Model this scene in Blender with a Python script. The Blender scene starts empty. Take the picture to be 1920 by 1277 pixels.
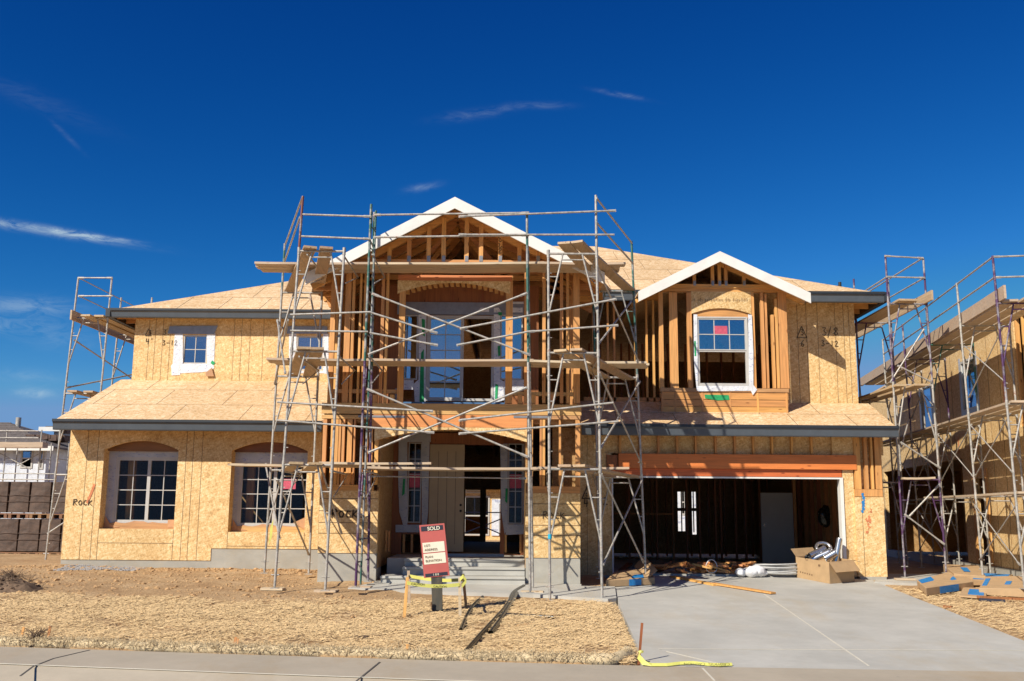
import bpy, bmesh, math, random
import numpy as np
from mathutils import Vector, Matrix, noise
random.seed(7)
R = math.radians
sc = bpy.context.scene
COL = sc.collection

# ------------------------------------------------------------ camera
CZ, TILT, ROLL, FPX = 1.31, math.atan(320/1893), 0.008, 1893.0
_f = Vector((0, math.cos(TILT), math.sin(TILT)))
_r0 = Vector((1, 0, 0)); _u0 = Vector((0, -math.sin(TILT), math.cos(TILT)))
_r = _r0*math.cos(ROLL) + _u0*math.sin(ROLL)
_u = _u0*math.cos(ROLL) - _r0*math.sin(ROLL)
cd = bpy.data.cameras.new('camera'); cam = bpy.data.objects.new('camera', cd); COL.objects.link(cam)
cam.matrix_world = Matrix(((_r.x, _u.x, -_f.x, 0), (_r.y, _u.y, -_f.y, 0), (_r.z, _u.z, -_f.z, CZ), (0, 0, 0, 1)))
cd.sensor_width = 36; cd.lens = 36*FPX/1920; cd.clip_end = 3000; cd.clip_start = .05
sc.camera = cam

# ------------------------------------------------------------ light
SUN = Vector((0.88, 1.0, -1.02)).normalized()
ld = bpy.data.lights.new('sun', 'SUN'); ld.energy = 5.0; ld.angle = R(.53); ld.color = (1, .93, .82)
lo = bpy.data.objects.new('sun', ld); COL.objects.link(lo)
lo.rotation_euler = SUN.to_track_quat('-Z', 'Y').to_euler()
sc.view_settings.view_transform = 'Standard'; sc.view_settings.look = 'None'
sc.view_settings.exposure = 0.32; sc.view_settings.gamma = 1

# ------------------------------------------------------------ node helper
class NT:
    def __init__(s, tree): s.t = tree; s.n = tree.nodes; s.l = tree.links
    def a(s, typ, ins=None, **kw):
        nd = s.n.new(typ)
        for k, v in kw.items(): setattr(nd, k, v)
        for k, v in (ins or {}).items():
            if isinstance(v, bpy.types.NodeSocket): s.l.new(v, nd.inputs[k])
            else: nd.inputs[k].default_value = v
        return nd
    def mix(s, f, a, b, blend='MIX'):
        nd = s.n.new('ShaderNodeMix'); nd.data_type = 'RGBA'; nd.blend_type = blend
        for i, v in ((0, f), (6, a), (7, b)):
            if isinstance(v, bpy.types.NodeSocket): s.l.new(v, nd.inputs[i])
            else: nd.inputs[i].default_value = v if i == 0 or len(v) == 4 else (*v, 1)
        return nd.outputs[2]
    def math(s, op, a, b=0.0, c=0.0):
        nd = s.n.new('ShaderNodeMath'); nd.operation = op
        for i, v in enumerate((a, b, c)):
            if isinstance(v, bpy.types.NodeSocket): s.l.new(v, nd.inputs[i])
            else: nd.inputs[i].default_value = v
        return nd.outputs[0]
    def ramp(s, f, stops):
        nd = s.n.new('ShaderNodeValToRGB'); s.l.new(f, nd.inputs[0]); e = nd.color_ramp.elements
        while len(e) < len(stops): e.new(.5)
        for i, (p, c) in enumerate(stops):
            e[i].position = p; e[i].color = (*c, 1) if len(c) == 3 else c
        return nd.outputs[0]

# ------------------------------------------------------------ sky
w = bpy.data.worlds.new('World'); sc.world = w; w.use_nodes = True
T = NT(w.node_tree); T.n.clear()
sky = T.a('ShaderNodeTexSky', sky_type='NISHITA', sun_disc=False, sun_elevation=math.asin(-SUN.z), sun_rotation=R(225),
          altitude=900, air_density=1.0, dust_density=0.25, ozone_density=3.0)
# a polarised, saturated blue: each channel of the sky on its own curve
sp_ = T.a('ShaderNodeSeparateColor', {0: sky.outputs[0]})
cb_ = T.a('ShaderNodeCombineColor')
for k_, (p_, g_, mx_) in enumerate(((3.5, .031, 2.6), (1.74, .353, 5.2), (1.25, 1.01, 9.6))):
    T.l.new(T.math('MINIMUM', T.math('MULTIPLY', T.math('POWER', sp_.outputs[k_], p_), g_), mx_), cb_.inputs[k_])
tc = T.a('ShaderNodeTexCoord')
def pixdir(px, py):
    return (_f + _r*((px-960)/FPX) + _u*((638.5-py)/FPX)).normalized()
skycol = cb_.outputs[0]
# wisps of cirrus, each at its own place in the sky: centre pixel, half length, half height (rad), tilt, strength
CL = [(80, 431, .065, .0040, -.045, .9), (150, 440, .035, .0026, -.09, .6), (205, 446, .022, .0014, -.03, .5), (45, 575, .045, .009, .06, .42), (30, 610, .05, .008, 0, .28), (66, 737, .016, .005, 0, .6),
      (880, 216, .03, .005, .14, .13), (940, 205, .02, .004, .2, .11), (1015, 198, .025, .0035, .0, .16), (1165, 178, .022, .0022, -.22, .30), (792, 351, .016, .0035, .22, .30),
      (60, 185, .06, .009, -.25, .05), (122, 252, .018, .0022, -.7, .10), (50, 705, .03, .006, 0, .18), (120, 640, .04, .01, 0, .12)]
nz = T.a('ShaderNodeTexNoise', {'Scale': 34, 'Detail': 9, 'Roughness': .72, 'Distortion': 1.1,
    'Vector': T.a('ShaderNodeMapping', {'Vector': tc.outputs['Generated'], 'Scale': (1, 1, 3.2)}).outputs[0]})
nzr = T.ramp(nz.outputs[0], [(.36, (.05, .05, .05)), (.60, (1, 1, 1))])
tot = None
for (px, py, hl, hh, tl, st) in CL:
    d = pixdir(px, py); e1 = Vector((d.y, -d.x, 0)).normalized(); e2 = e1.cross(d)
    if e2.z < 0: e2 = -e2
    a1 = e1*math.cos(tl)+e2*math.sin(tl); a2 = e2*math.cos(tl)-e1*math.sin(tl)
    def dp(v, sc_):
        nd = T.a('ShaderNodeVectorMath', operation='DOT_PRODUCT'); T.l.new(tc.outputs['Generated'], nd.inputs[0]); nd.inputs[1].default_value = v
        return T.math('MULTIPLY', T.math('SUBTRACT', nd.outputs['Value'], v.dot(d)), 1/sc_)
    u_, v_ = dp(a1, hl), dp(a2, hh)
    r2 = T.math('ADD', T.math('MULTIPLY', u_, u_), T.math('MULTIPLY', v_, v_))
    g = T.math('MULTIPLY', T.math('POWER', 2.718, T.math('MULTIPLY', r2, -1.3)), st)
    tot = g if tot is None else T.math('ADD', tot, g)
cf = T.math('MULTIPLY', tot, nzr)
cf = T.a('ShaderNodeClamp', {'Value': T.math('MULTIPLY', cf, .62), 'Max': .7}).outputs[0]
cmix = T.mix(cf, skycol, (9.5, 11.8, 12.6))
bg = T.a('ShaderNodeBackground', {'Color': cmix, 'Strength': .05})
T.l.new(bg.outputs[0], T.a('ShaderNodeOutputWorld').inputs[0])

# ------------------------------------------------------------ pixel <-> place
def W(px, py, Y):
    d = _f + _r*((px-960)/FPX) + _u*((638.5-py)/FPX); k = Y/d.y
    return Vector((d.x*k, Y, CZ+d.z*k))
def X(px, py, Y): return W(px, py, Y).x
def Z(px, py, Y): return W(px, py, Y).z
def gz(x, y):
    return -.046*(22-min(y, 22)) - .008*max(-14, min(14, x))
def GP(px, py, dz=0):
    lo_, hi_ = 5.0, 60.0
    for _ in range(50):
        m = (lo_+hi_)/2; p = W(px, py, m)
        if p.z > gz(p.x, m)+dz: lo_ = m
        else: hi_ = m
    p = W(px, py, lo_); return Vector((p.x, p.y, gz(p.x, p.y)+dz))

# ------------------------------------------------------------ mesh builder
WL = {}
class MB:
    def __init__(s): s.v = []; s.f = []; s.m = []; s.sm = []
    def add(s, vs, fs, m=0, smooth=False):
        b = len(s.v); s.v += [tuple(v) for v in vs]
        for f in fs: s.f.append([i+b for i in f]); s.m.append(m); s.sm.append(smooth)
        return s
    def hexa(s, p, m=0):
        return s.add(p, [(0, 3, 2, 1), (4, 5, 6, 7), (0, 1, 5, 4), (1, 2, 6, 5), (2, 3, 7, 6), (3, 0, 4, 7)], m)
    def box(s, x0, x1, y0, y1, z0, z1, m=0):
        if x0 > x1: x0, x1 = x1, x0
        if y0 > y1: y0, y1 = y1, y0
        if z0 > z1: z0, z1 = z1, z0
        return s.hexa([(x0, y0, z0), (x1, y0, z0), (x1, y1, z0), (x0, y1, z0), (x0, y0, z1), (x1, y0, z1), (x1, y1, z1), (x0, y1, z1)], m)
    def beam(s, p, q, w_, h, up=(0, 0, 1), m=0, w2=None, h2=None):
        p, q = Vector(p), Vector(q); d = (q-p).normalized(); up = Vector(up)
        if abs(d.dot(up)) > .99: up = Vector((0, 1, 0))
        sd = d.cross(up).normalized(); u = sd.cross(d).normalized()
        w2 = w_ if w2 is None else w2; h2 = h if h2 is None else h2
        a = [p-sd*w_/2-u*h/2, p+sd*w_/2-u*h/2, q+sd*w2/2-u*h2/2, q-sd*w2/2-u*h2/2]
        b = [p-sd*w_/2+u*h/2, p+sd*w_/2+u*h/2, q+sd*w2/2+u*h2/2, q-sd*w2/2+u*h2/2]
        return s.hexa(a+b, m)
    def tube(s, pts, r, n=8, m=0, cap=True):
        pts = [Vector(p) for p in pts]; N = len(pts); rings = []
        rr = r if isinstance(r, (list, tuple)) else [r]*N
        d0 = (pts[1]-pts[0]).normalized()
        ref = Vector((0, 0, 1)) if abs(d0.z) < .9 else Vector((0, 1, 0))
        for i, p in enumerate(pts):
            d = (pts[min(i+1, N-1)]-pts[max(i-1, 0)]).normalized()
            a = d.cross(ref).normalized(); b = a.cross(d)
            rings += [p+(a*math.cos(2*math.pi*k/n)+b*math.sin(2*math.pi*k/n))*rr[i] for k in range(n)]
        fs = [(i*n+k, i*n+(k+1) % n, (i+1)*n+(k+1) % n, (i+1)*n+k) for i in range(N-1) for k in range(n)]
        s.add(rings, fs, m, True)
        if cap: s.add(rings[:n], [tuple(range(n))[::-1]], m); s.add(rings[-n:], [tuple(range(n))], m)
        return s
    def prism_y(s, pts, y0, y1, m=0):      # pts (x,z)
        n = len(pts); v = [(x, y0, z) for x, z in pts]+[(x, y1, z) for x, z in pts]
        return s.add(v, [tuple(range(n)), tuple(range(2*n-1, n-1, -1))]+[(i, i+n, (i+1) % n+n, (i+1) % n) for i in range(n)], m)
    def prism_x(s, pts, x0, x1, m=0):      # pts (y,z)
        n = len(pts); v = [(x0, y, z) for y, z in pts]+[(x1, y, z) for y, z in pts]
        return s.add(v, [tuple(range(n)), tuple(range(2*n-1, n-1, -1))]+[(i, i+n, (i+1) % n+n, (i+1) % n) for i in range(n)], m)
    def slab(s, pts, th, m=0):             # polygon given in 3D, thickened downwards
        pts = [Vector(p) for p in pts]; n = len(pts)
        v = pts+[p-Vector((0, 0, th)) for p in pts]
        return s.add(v, [tuple(range(n)), tuple(range(2*n-1, n-1, -1))]+[(i, i+n, (i+1) % n+n, (i+1) % n) for i in range(n)], m)
    def build(s, name, mats, parent=None, label=None, cat=None, group=None, kind=None, bevel=0, origin=None):
        if not isinstance(mats, (list, tuple)): mats = [mats]
        V = np.array(s.v, dtype=float)
        mn, mx = V.min(0), V.max(0)
        o0 = Vector(origin) if origin is not None else Vector(((mn[0]+mx[0])/2, (mn[1]+mx[1])/2, mn[2]))
        me = bpy.data.meshes.new(name)
        me.from_pydata([tuple(r) for r in (V-np.array(o0))], [], s.f)
        for m in mats: me.materials.append(m)
        me.polygons.foreach_set('material_index', s.m); me.polygons.foreach_set('use_smooth', s.sm)
        bm = bmesh.new(); bm.from_mesh(me); bmesh.ops.recalc_face_normals(bm, faces=bm.faces[:]); bm.to_mesh(me); bm.free()
        me.update()
        o = bpy.data.objects.new(name, me); COL.objects.link(o)
        WL[o] = o0
        if parent is not None: o.parent = parent; o.location = o0-WL[parent]
        else: o.location = o0
        if bevel:
            b = o.modifiers.new('b', 'BEVEL'); b.width = bevel; b.segments = 1; b.limit_method = 'ANGLE'
        if label: o['label'] = label
        if cat: o['category'] = cat
        if group: o['group'] = group
        if kind: o['kind'] = kind
        return o
def thing(name, label, cat, loc, group=None):
    o = bpy.data.objects.new(name, None); COL.objects.link(o); o.location = loc; WL[o] = Vector(loc)
    o.empty_display_size = .2
    o['label'] = label; o['category'] = cat
    if group: o['group'] = group
    return o

# ------------------------------------------------------------ materials
def newmat(name):
    m = bpy.data.materials.new(name); m.use_nodes = True; t = NT(m.node_tree); t.n.clear()
    b = t.a('ShaderNodeBsdfPrincipled'); t.l.new(b.outputs[0], t.a('ShaderNodeOutputMaterial').inputs[0])
    return m, t, b
def pos(t, scale=(1, 1, 1), rot=(0, 0, 0)):
    g = t.a('ShaderNodeNewGeometry')
    return t.a('ShaderNodeMapping', {'Vector': g.outputs['Position'], 'Scale': scale, 'Rotation': rot}).outputs[0]
def setb(t, b, **k):
    for n_, v in k.items():
        n_ = n_.replace('_', ' ')
        if isinstance(v, bpy.types.NodeSocket): t.l.new(v, b.inputs[n_])
        else: b.inputs[n_].default_value = v if not (isinstance(v, tuple) and len(v) == 3 and n_.endswith('Color')) else (*v, 1)
def bump(t, h, s=.3, d=.01):
    return t.a('ShaderNodeBump', {'Height': h, 'Strength': s, 'Distance': d}).outputs[0]
def plain(name, c, rough=.6, var=.18, sc_=6, metal=0, bmp=.1, c2=None, stretch=(1, 1, 1)):
    m, t, b = newmat(name)
    n = t.a('ShaderNodeTexNoise', {'Vector': pos(t, stretch), 'Scale': sc_, 'Detail': 6, 'Roughness': .6})
    c2 = c2 or tuple(x*(1-var*1.6) for x in c)
    cc = t.mix(t.ramp(n.outputs[0], [(.3, (0, 0, 0)), (.7, (1, 1, 1))]), c2, c)
    setb(t, b, Base_Color=cc, Roughness=rough, Metallic=metal)
    n2 = t.a('ShaderNodeTexNoise', {'Vector': pos(t), 'Scale': sc_*12, 'Detail': 4})
    t.l.new(bump(t, n2.outputs[0], bmp), b.inputs['Normal'])
    return m
def osb(name, tint=(1, 1, 1), s=(1, 1, 1), shx=4.0):
    m, t, b = newmat(name)
    def layer(rot, off):
        v = t.a('ShaderNodeTexVoronoi', {'Vector': pos(t, tuple(a*b_ for a, b_ in zip((1, 1, 1), s)), rot), 'Scale': 1.0})
        mp = v.inputs['Vector'].links[0].from_node; mp.inputs['Location'].default_value = (off, off*.7, off*1.3)
        return v
    # two crossing families of long flakes
    def fl(ang, sx, sz, off):
        p1 = pos(t, (1, 1, 1), (0, ang, 0))
        p2 = t.a('ShaderNodeMapping', {'Vector': p1, 'Scale': (sx, (sx+sz)/2, sz), 'Location': (off, off, off)}).outputs[0]
        v = t.a('ShaderNodeTexVoronoi', {'Vector': p2, 'Scale': 1.0, 'Randomness': 1.0})
        return t.a('ShaderNodeSeparateColor', {0: v.outputs['Color']}).outputs[0]
    a_ = fl(.35*1, 13*s[0], 46*s[2], 1.3); c_ = fl(-1.1, 14*s[0], 42*s[2], 7.7); d_ = fl(1.25, 18*s[0], 58*s[2], 4.1)
    f = t.math('ADD', t.math('MULTIPLY', a_, .42), t.math('ADD', t.math('MULTIPLY', c_, .33), t.math('MULTIPLY', d_, .25)))
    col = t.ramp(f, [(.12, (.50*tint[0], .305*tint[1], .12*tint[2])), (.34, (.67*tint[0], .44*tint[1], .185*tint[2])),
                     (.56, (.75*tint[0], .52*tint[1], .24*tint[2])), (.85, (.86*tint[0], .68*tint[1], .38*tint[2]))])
    big = t.a('ShaderNodeTexNoise', {'Vector': pos(t), 'Scale': 1.1, 'Detail': 5, 'Roughness': .65})
    col = t.mix(t.math('MULTIPLY', t.ramp(big.outputs[0], [(.35, (0, 0, 0)), (.7, (1, 1, 1))]), .55), col, (.75*1, .72, .66), 'MULTIPLY')
    br = t.a('ShaderNodeTexBrick', {'Vector': pos(t, (1, 1, 1), (R(90), 0, 0)), 'Scale': 1.0, 'Mortar Size': 0.0, 'Brick Width': 1.22, 'Row Height': 2.3, 'Color1': (.90, .88, .84, 1), 'Color2': (1.04, 1.03, 1.03, 1)})
    col = t.mix(1.0, col, br.outputs[0], 'MULTIPLY')
    st_ = t.a('ShaderNodeTexNoise', {'Vector': pos(t, (1.5, 1.5, .35)), 'Scale': 1.7, 'Detail': 6, 'Roughness': .6})
    col = t.mix(t.math('MULTIPLY', t.ramp(st_.outputs[0], [(.58, (0, 0, 0)), (.72, (1, 1, 1))]), .35), col, (.82, .72, .60), 'MULTIPLY')
    setb(t, b, Base_Color=col, Roughness=.72)
    t.l.new(bump(t, f, .35, .006), b.inputs['Normal'])
    return m
def lumber(name, c, axis='z', var=.35, dark=.55):
    m, t, b = newmat(name)
    k = {'z': (28, 28, 1.6), 'x': (1.6, 28, 28), 'y': (28, 1.6, 28)}[axis]
    oi = t.a('ShaderNodeObjectInfo')
    n = t.a('ShaderNodeTexNoise', {'Vector': pos(t, k), 'Scale': 1.0, 'Detail': 5, 'Distortion': .7})
    k2 = tuple(1.6 if a > 5 else .5 for a in k)
    n2 = t.a('ShaderNodeTexNoise', {'Vector': pos(t, k2), 'Scale': 2.2, 'Detail': 3})
    kn = t.a('ShaderNodeTexVoronoi', {'Vector': pos(t, tuple(a/28*9 if a > 5 else 2.2 for a in k)), 'Scale': 1.0})
    knot = t.ramp(kn.outputs['Distance'], [(.05, (.35, .22, .14)), (.13, (1, 1, 1))])
    base = t.mix(t.ramp(n.outputs[0], [(.3, (0, 0, 0)), (.68, (1, 1, 1))]), tuple(x*(1-var) for x in c), c)
    base = t.mix(t.math('MULTIPLY', n2.outputs[0], .55), base, (.9, .62, .42), 'MULTIPLY')
    base = t.mix(1.0, base, knot, 'MULTIPLY')
    v = t.math('ADD', .84, t.math('MULTIPLY', oi.outputs['Random'], .26))
    hv = t.a('ShaderNodeHueSaturation', {'Color': base, 'Value': v, 'Hue': t.math('ADD', .493, t.math('MULTIPLY', oi.outputs['Random'], .018))})
    setb(t, b, Base_Color=hv.outputs[0], Roughness=.62)
    t.l.new(bump(t, n.outputs[0], .15, .004), b.inputs['Normal'])
    return m
def pipe(name, c=(.52, .5, .46), paint=None, cover=.5):
    m, t, b = newmat(name)
    n = t.a('ShaderNodeTexNoise', {'Vector': pos(t), 'Scale': 9, 'Detail': 8, 'Roughness': .75})
    n2 = t.a('ShaderNodeTexNoise', {'Vector': pos(t), 'Scale': 2.3, 'Detail': 6, 'Roughness': .7})
    base = t.mix(t.ramp(n.outputs[0], [(.42, (0, 0, 0)), (.6, (1, 1, 1))]), tuple(x*.55 for x in c), c)
    base = t.mix(t.ramp(n.outputs[0], [(.56, (0, 0, 0)), (.68, (1, 1, 1))]), base, (.24, .10, .05))
    if paint:
        base = t.mix(t.ramp(n2.outputs[0], [(cover-.05, (1, 1, 1)), (cover+.05, (0, 0, 0))]), base, paint)
    setb(t, b, Base_Color=base, Roughness=.5, Metallic=.25)
    return m
def concrete(name, c, sc_=1.2, var=.3, dark=(.2, .2, .18)):
    m, t, b = newmat(name)
    n = t.a('ShaderNodeTexNoise', {'Vector': pos(t, (1, 1, 1.8)), 'Scale': sc_, 'Detail': 9, 'Roughness': .68})
    n3 = t.a('ShaderNodeTexNoise', {'Vector': pos(t, (1, 2.5, 1)), 'Scale': sc_*9, 'Detail': 6, 'Roughness': .7})
    cc = t.mix(t.ramp(n.outputs[0], [(.32, (0, 0, 0)), (.66, (1, 1, 1))]), tuple(x*(1-var) for x in c), c)
    cc = t.mix(t.math('MULTIPLY', t.ramp(n3.outputs[0], [(.35, (0, 0, 0)), (.75, (1, 1, 1))]), .3), cc, tuple(x*.72 for x in c))
    md = t.a('ShaderNodeTexNoise', {'Vector': pos(t, (1, .5, 1), (0, 0, .3)), 'Scale': .55, 'Detail': 10, 'Roughness': .75})
    cc = t.mix(t.math('MULTIPLY', t.ramp(md.outputs[0], [(.50, (0, 0, 0)), (.64, (1, 1, 1))]), .55), cc, (c[0]*.82, c[1]*.72, c[2]*.58))
    sp = t.a('ShaderNodeTexVoronoi', {'Vector': pos(t), 'Scale': 2.6})
    cc = t.mix(t.ramp(sp.outputs['Distance'], [(.02, (.55, .55, .55)), (.06, (0, 0, 0))]), cc, dark)
    n2 = t.a('ShaderNodeTexNoise', {'Vector': pos(t), 'Scale': 60, 'Detail': 4})
    setb(t, b, Base_Color=cc, Roughness=.85)
    t.l.new(bump(t, n2.outputs[0], .2, .004), b.inputs['Normal'])
    return m
def glass(name, refl=.30, tint=(.75, .85, .95)):
    m, t, b = newmat(name); t.n.remove(b)
    g = t.a('ShaderNodeBsdfGlossy', {'Color': (*tint, 1), 'Roughness': .02})
    tr = t.a('ShaderNodeBsdfTransparent', {'Color': (.8, .82, .82, 1)})
    lw = t.a('ShaderNodeLayerWeight', {'Blend': .25})
    f = t.math('ADD', refl, t.math('MULTIPLY', lw.outputs['Fresnel'], refl))
    mx = t.a('ShaderNodeMixShader', {0: f}); t.l.new(tr.outputs[0], mx.inputs[1]); t.l.new(g.outputs[0], mx.inputs[2])
    out = [n for n in t.n if n.type == 'OUTPUT_MATERIAL'][0]; t.l.new(mx.outputs[0], out.inputs[0])
    return m
def wrapmat(name, c=(.50, .52, .55), ink=(.18, .22, .45), s=7):
    m, t, b = newmat(name)
    n = t.a('ShaderNodeTexNoise', {'Vector': pos(t), 'Scale': 5, 'Detail': 6})
    br = t.a('ShaderNodeTexBrick', {'Vector': pos(t, (1, 1, 1), (R(90), 0, 0)), 'Scale': s, 'Mortar Size': .0, 'Color1': (0, 0, 0, 1), 'Color2': (1, 1, 1, 1), 'Brick Width': .35, 'Row Height': .12})
    n4 = t.a('ShaderNodeTexNoise', {'Vector': pos(t, (3, 3, 1)), 'Scale': 26, 'Detail': 2})
    ik = t.math('MULTIPLY', t.ramp(br.outputs[0], [(.86, (0, 0, 0)), (.9, (1, 1, 1))]), t.ramp(n4.outputs[0], [(.47, (0, 0, 0)), (.53, (1, 1, 1))]))
    base = t.mix(t.ramp(n.outputs[0], [(.3, (0, 0, 0)), (.7, (1, 1, 1))]), tuple(x*.78 for x in c), c)
    base = t.mix(t.math('MULTIPLY', ik, .75), base, ink)
    setb(t, b, Base_Color=base, Roughness=.35)
    n5 = t.a('ShaderNodeTexNoise', {'Vector': pos(t), 'Scale': 14, 'Detail': 4, 'Distortion': 1.2})
    t.l.new(bump(t, n5.outputs[0], .5, .03), b.inputs['Normal'])
    return m

M = {}
M['osb'] = osb('strand_board')
M['osb_roof'] = osb('roof_strand_board', (1.0, 1.02, 1.25), (.55, 1, .8))
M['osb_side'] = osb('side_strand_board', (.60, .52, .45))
M['seam'] = plain('board_joint', (.22, .125, .06), .9, .2)
M['stud'] = lumber('lumber_upright', (.80, .425, .145), 'z')
M['studx'] = lumber('lumber_lengthwise', (.74, .385, .13), 'x')
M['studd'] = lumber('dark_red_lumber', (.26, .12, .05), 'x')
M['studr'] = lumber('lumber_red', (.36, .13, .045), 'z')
M['glulam'] = lumber('orange_beam', (.72, .20, .055), 'x', .22)
M['glulam_p'] = lumber('pale_orange_beam', (.78, .33, .115), 'x', .25)
M['timberx'] = lumber('pale_timber', (.66, .40, .17), 'x')
M['plankx'] = lumber('weathered_plank', (.64, .53, .38), 'x', .3)
M['planky'] = lumber('weathered_plank_deep', (.54, .41, .26), 'y', .3)
M['white'] = plain('primed_white', (.80, .78, .72), .55, .10, 2.2)
M['gutter'] = plain('gutter_grey', (.085, .10, .115), .38, .12, 4)
M['gutter_d'] = plain('fascia_dark', (.03, .036, .042), .45, .1, 4)
M['concrete'] = concrete('foundation_concrete', (.43, .41, .35))
M['drive'] = concrete('driveway_concrete', (.50, .485, .43), .9, .24)
M['walk'] = concrete('sidewalk_concrete', (.43, .37, .28), 1.0, .18)
M['joint_l'] = plain('joint_light', (.62, .58, .48), .9, .1)
M['joint_d'] = plain('joint_dark', (.09, .08, .07), .9, .1)
M['pipe'] = pipe('galvanised_pipe', (.54, .51, .45))
M['pipe_p'] = pipe('purple_pipe', (.42, .40, .40), (.085, .035, .10), .52)
M['pipe_g'] = pipe('green_pipe', (.42, .42, .40), (.04, .13, .10), .50)
M['pipe_r'] = pipe('rusty_pipe', (.42, .38, .35), (.18, .065, .045), .56)
M['tape'] = wrapmat('flashing_tape')  # greyed copy of the tape, with the shade of the recesses put into its colour
M['tape_lit'] = wrapmat('sunlit_flashing', (.80, .82, .84))  # brighter copy of the same tape, sunlight put into its colour
M['wrap'] = wrapmat('house_wrap', (.72, .76, .82), (.08, .12, .32), 1.2)
M['vinyl'] = plain('window_vinyl', (.52, .50, .46), .4, .08, 5)
M['glass'] = glass('window_glass', .16)
M['glass_sky'] = glass('coated_glass', .34, (.6, .8, 1.0))
M['glass_dk'] = glass('dark_glass', .018, (.9, .9, .9))
M['pink'] = plain('pink_sticker', (.62, .10, .16), .6, .2, 20)
M['sheet'] = plain('sheet_metal', (.30, .31, .33), .4, .15, 8, .3)
M['paper'] = plain('masking_paper', (.55, .30, .15), .7, .15, 9)
M['door'] = plain('primed_door', (.46, .36, .22), .6, .06, 3)
M['doorg'] = plain('grey_door', (.50, .49, .46), .6, .06, 3)
M['black'] = plain('black_ink', (.02, .018, .015), .6, .1)
M['ink'] = plain('marker', (.07, .045, .025), .8, .1)
M['green'] = plain('green_paint', (.02, .42, .14), .7, .3, 15)
M['orange'] = plain('orange_spray', (.80, .28, .12), .8, .3, 12)
M['cyan'] = plain('cyan_tape', (.02, .42, .60), .5, .1)
M['blue'] = plain('blue_print', (.02, .24, .58), .5, .15, 12)
M['bluef'] = plain('blue_membrane', (.10, .22, .42), .35, .2, 9)
M['card'] = plain('cardboard', (.50, .33, .17), .8, .12, 5)
M['card_d'] = plain('cardboard_print', (.20, .12, .06), .8, .1)
M['silver'] = plain('galvanised_duct', (.66, .67, .68), .25, .15, 10, .9)
M['plastic'] = plain('white_plastic', (.78, .78, .78), .4, .08, 12)
M['hose'] = plain('pale_hose', (.46, .46, .44), .5, .15, 12)
M['bpipe'] = plain('black_plastic_pipe', (.022, .018, .014), .22, .2, 12)
M['tapey'] = plain('yellow_tape', (.70, .68, .16), .45, .1, 10)
M['wine'] = plain('sign_red', (.52, .12, .10), .45, .06, 4)
M['navy'] = plain('sign_navy', (.03, .03, .045), .5, .08, 4)
M['cream'] = plain('sign_cream', (.82, .76, .58), .5, .05, 4)
M['post'] = plain('charred_post', (.035, .04, .035), .7, .4, 14, c2=(.10, .085, .06), stretch=(1, 1, .25))
M['brown'] = plain('brown_wrap', (.12, .075, .052), .7, .35, 5, stretch=(1, 1, 2.5), bmp=.5)
M['pallet'] = lumber('pallet_wood', (.30, .16, .08), 'x')
M['tile'] = plain('roof_tile', (.17, .145, .135), .8, .3, 9)
M['tiled'] = plain('roof_tile_pile', (.16, .10, .075), .85, .4, 9)
M['straw'] = plain('straw', (.80, .565, .285), .75, .35, 30)
M['wattle'] = plain('straw_roll', (.76, .60, .36), .9, .3, 30, bmp=.5)
M['clod'] = plain('clod', (.58, .36, .17), .95, .3, 8)
M['gravel'] = plain('gravel', (.42, .40, .38), .9, .35, 25)
M['brush'] = plain('dry_brush', (.20, .13, .08), .95, .4, 12)
M['asphalt'] = plain('gutter_pan', (.30, .27, .23), .9, .15, 3)

# ground: dirt by the house, trampled straw on the lawn
m, t, b = newmat('dirt_ground'); M['dirt'] = m
n1 = t.a('ShaderNodeTexNoise', {'Vector': pos(t), 'Scale': 1.3, 'Detail': 10, 'Roughness': .7})
n2 = t.a('ShaderNodeTexNoise', {'Vector': pos(t, (1, 1, 1)), 'Scale': 16, 'Detail': 8, 'Roughness': .75})
c1 = t.ramp(n1.outputs[0], [(.3, (.40, .235, .105)), (.5, (.55, .36, .175)), (.7, (.66, .46, .25))])
cc = t.mix(t.math('MULTIPLY', t.ramp(n2.outputs[0], [(.35, (1, 1, 1)), (.6, (0, 0, 0))]), .5), c1, (.17, .085, .04))
setb(t, b, Base_Color=cc, Roughness=.95)
t.l.new(bump(t, n2.outputs[0], .9, .05), b.inputs['Normal'])

# =================================================================== GROUND
DL = [GP(1150, 1079), GP(1157, 1126), GP(1172, 1160), GP(1188, 1196), GP(1200, 1222), GP(1204, 1252)]
DR = [GP(1644, 1092), GP(1700, 1116), GP(1780, 1147), GP(1850, 1175), GP(1920, 1203), GP(2040, 1252)]
def dl_x(y):
    P = DL
    for a, b_ in zip(P, P[1:]):
        if b_.y <= y <= a.y: return a.x+(b_.x-a.x)*(y-a.y)/(b_.y-a.y)
    return P[0].x if y > P[0].y else P[-1].x
def dr_x(y):
    P = DR
    for a, b_ in zip(P, P[1:]):
        if b_.y <= y <= a.y: return a.x+(b_.x-a.x)*(y-a.y)/(b_.y-a.y)
    return P[0].x if y > P[0].y else P[-1].x
SWL, SWR = GP(0, 1214), GP(1190, 1250)     # back edge of the sidewalk
def sw_y(x):
    if x > SWR.x: return SWR.y
    return SWR.y+(SWL.y-SWR.y)*((SWR.x-x)/(SWR.x-SWL.x))**1.25
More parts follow.
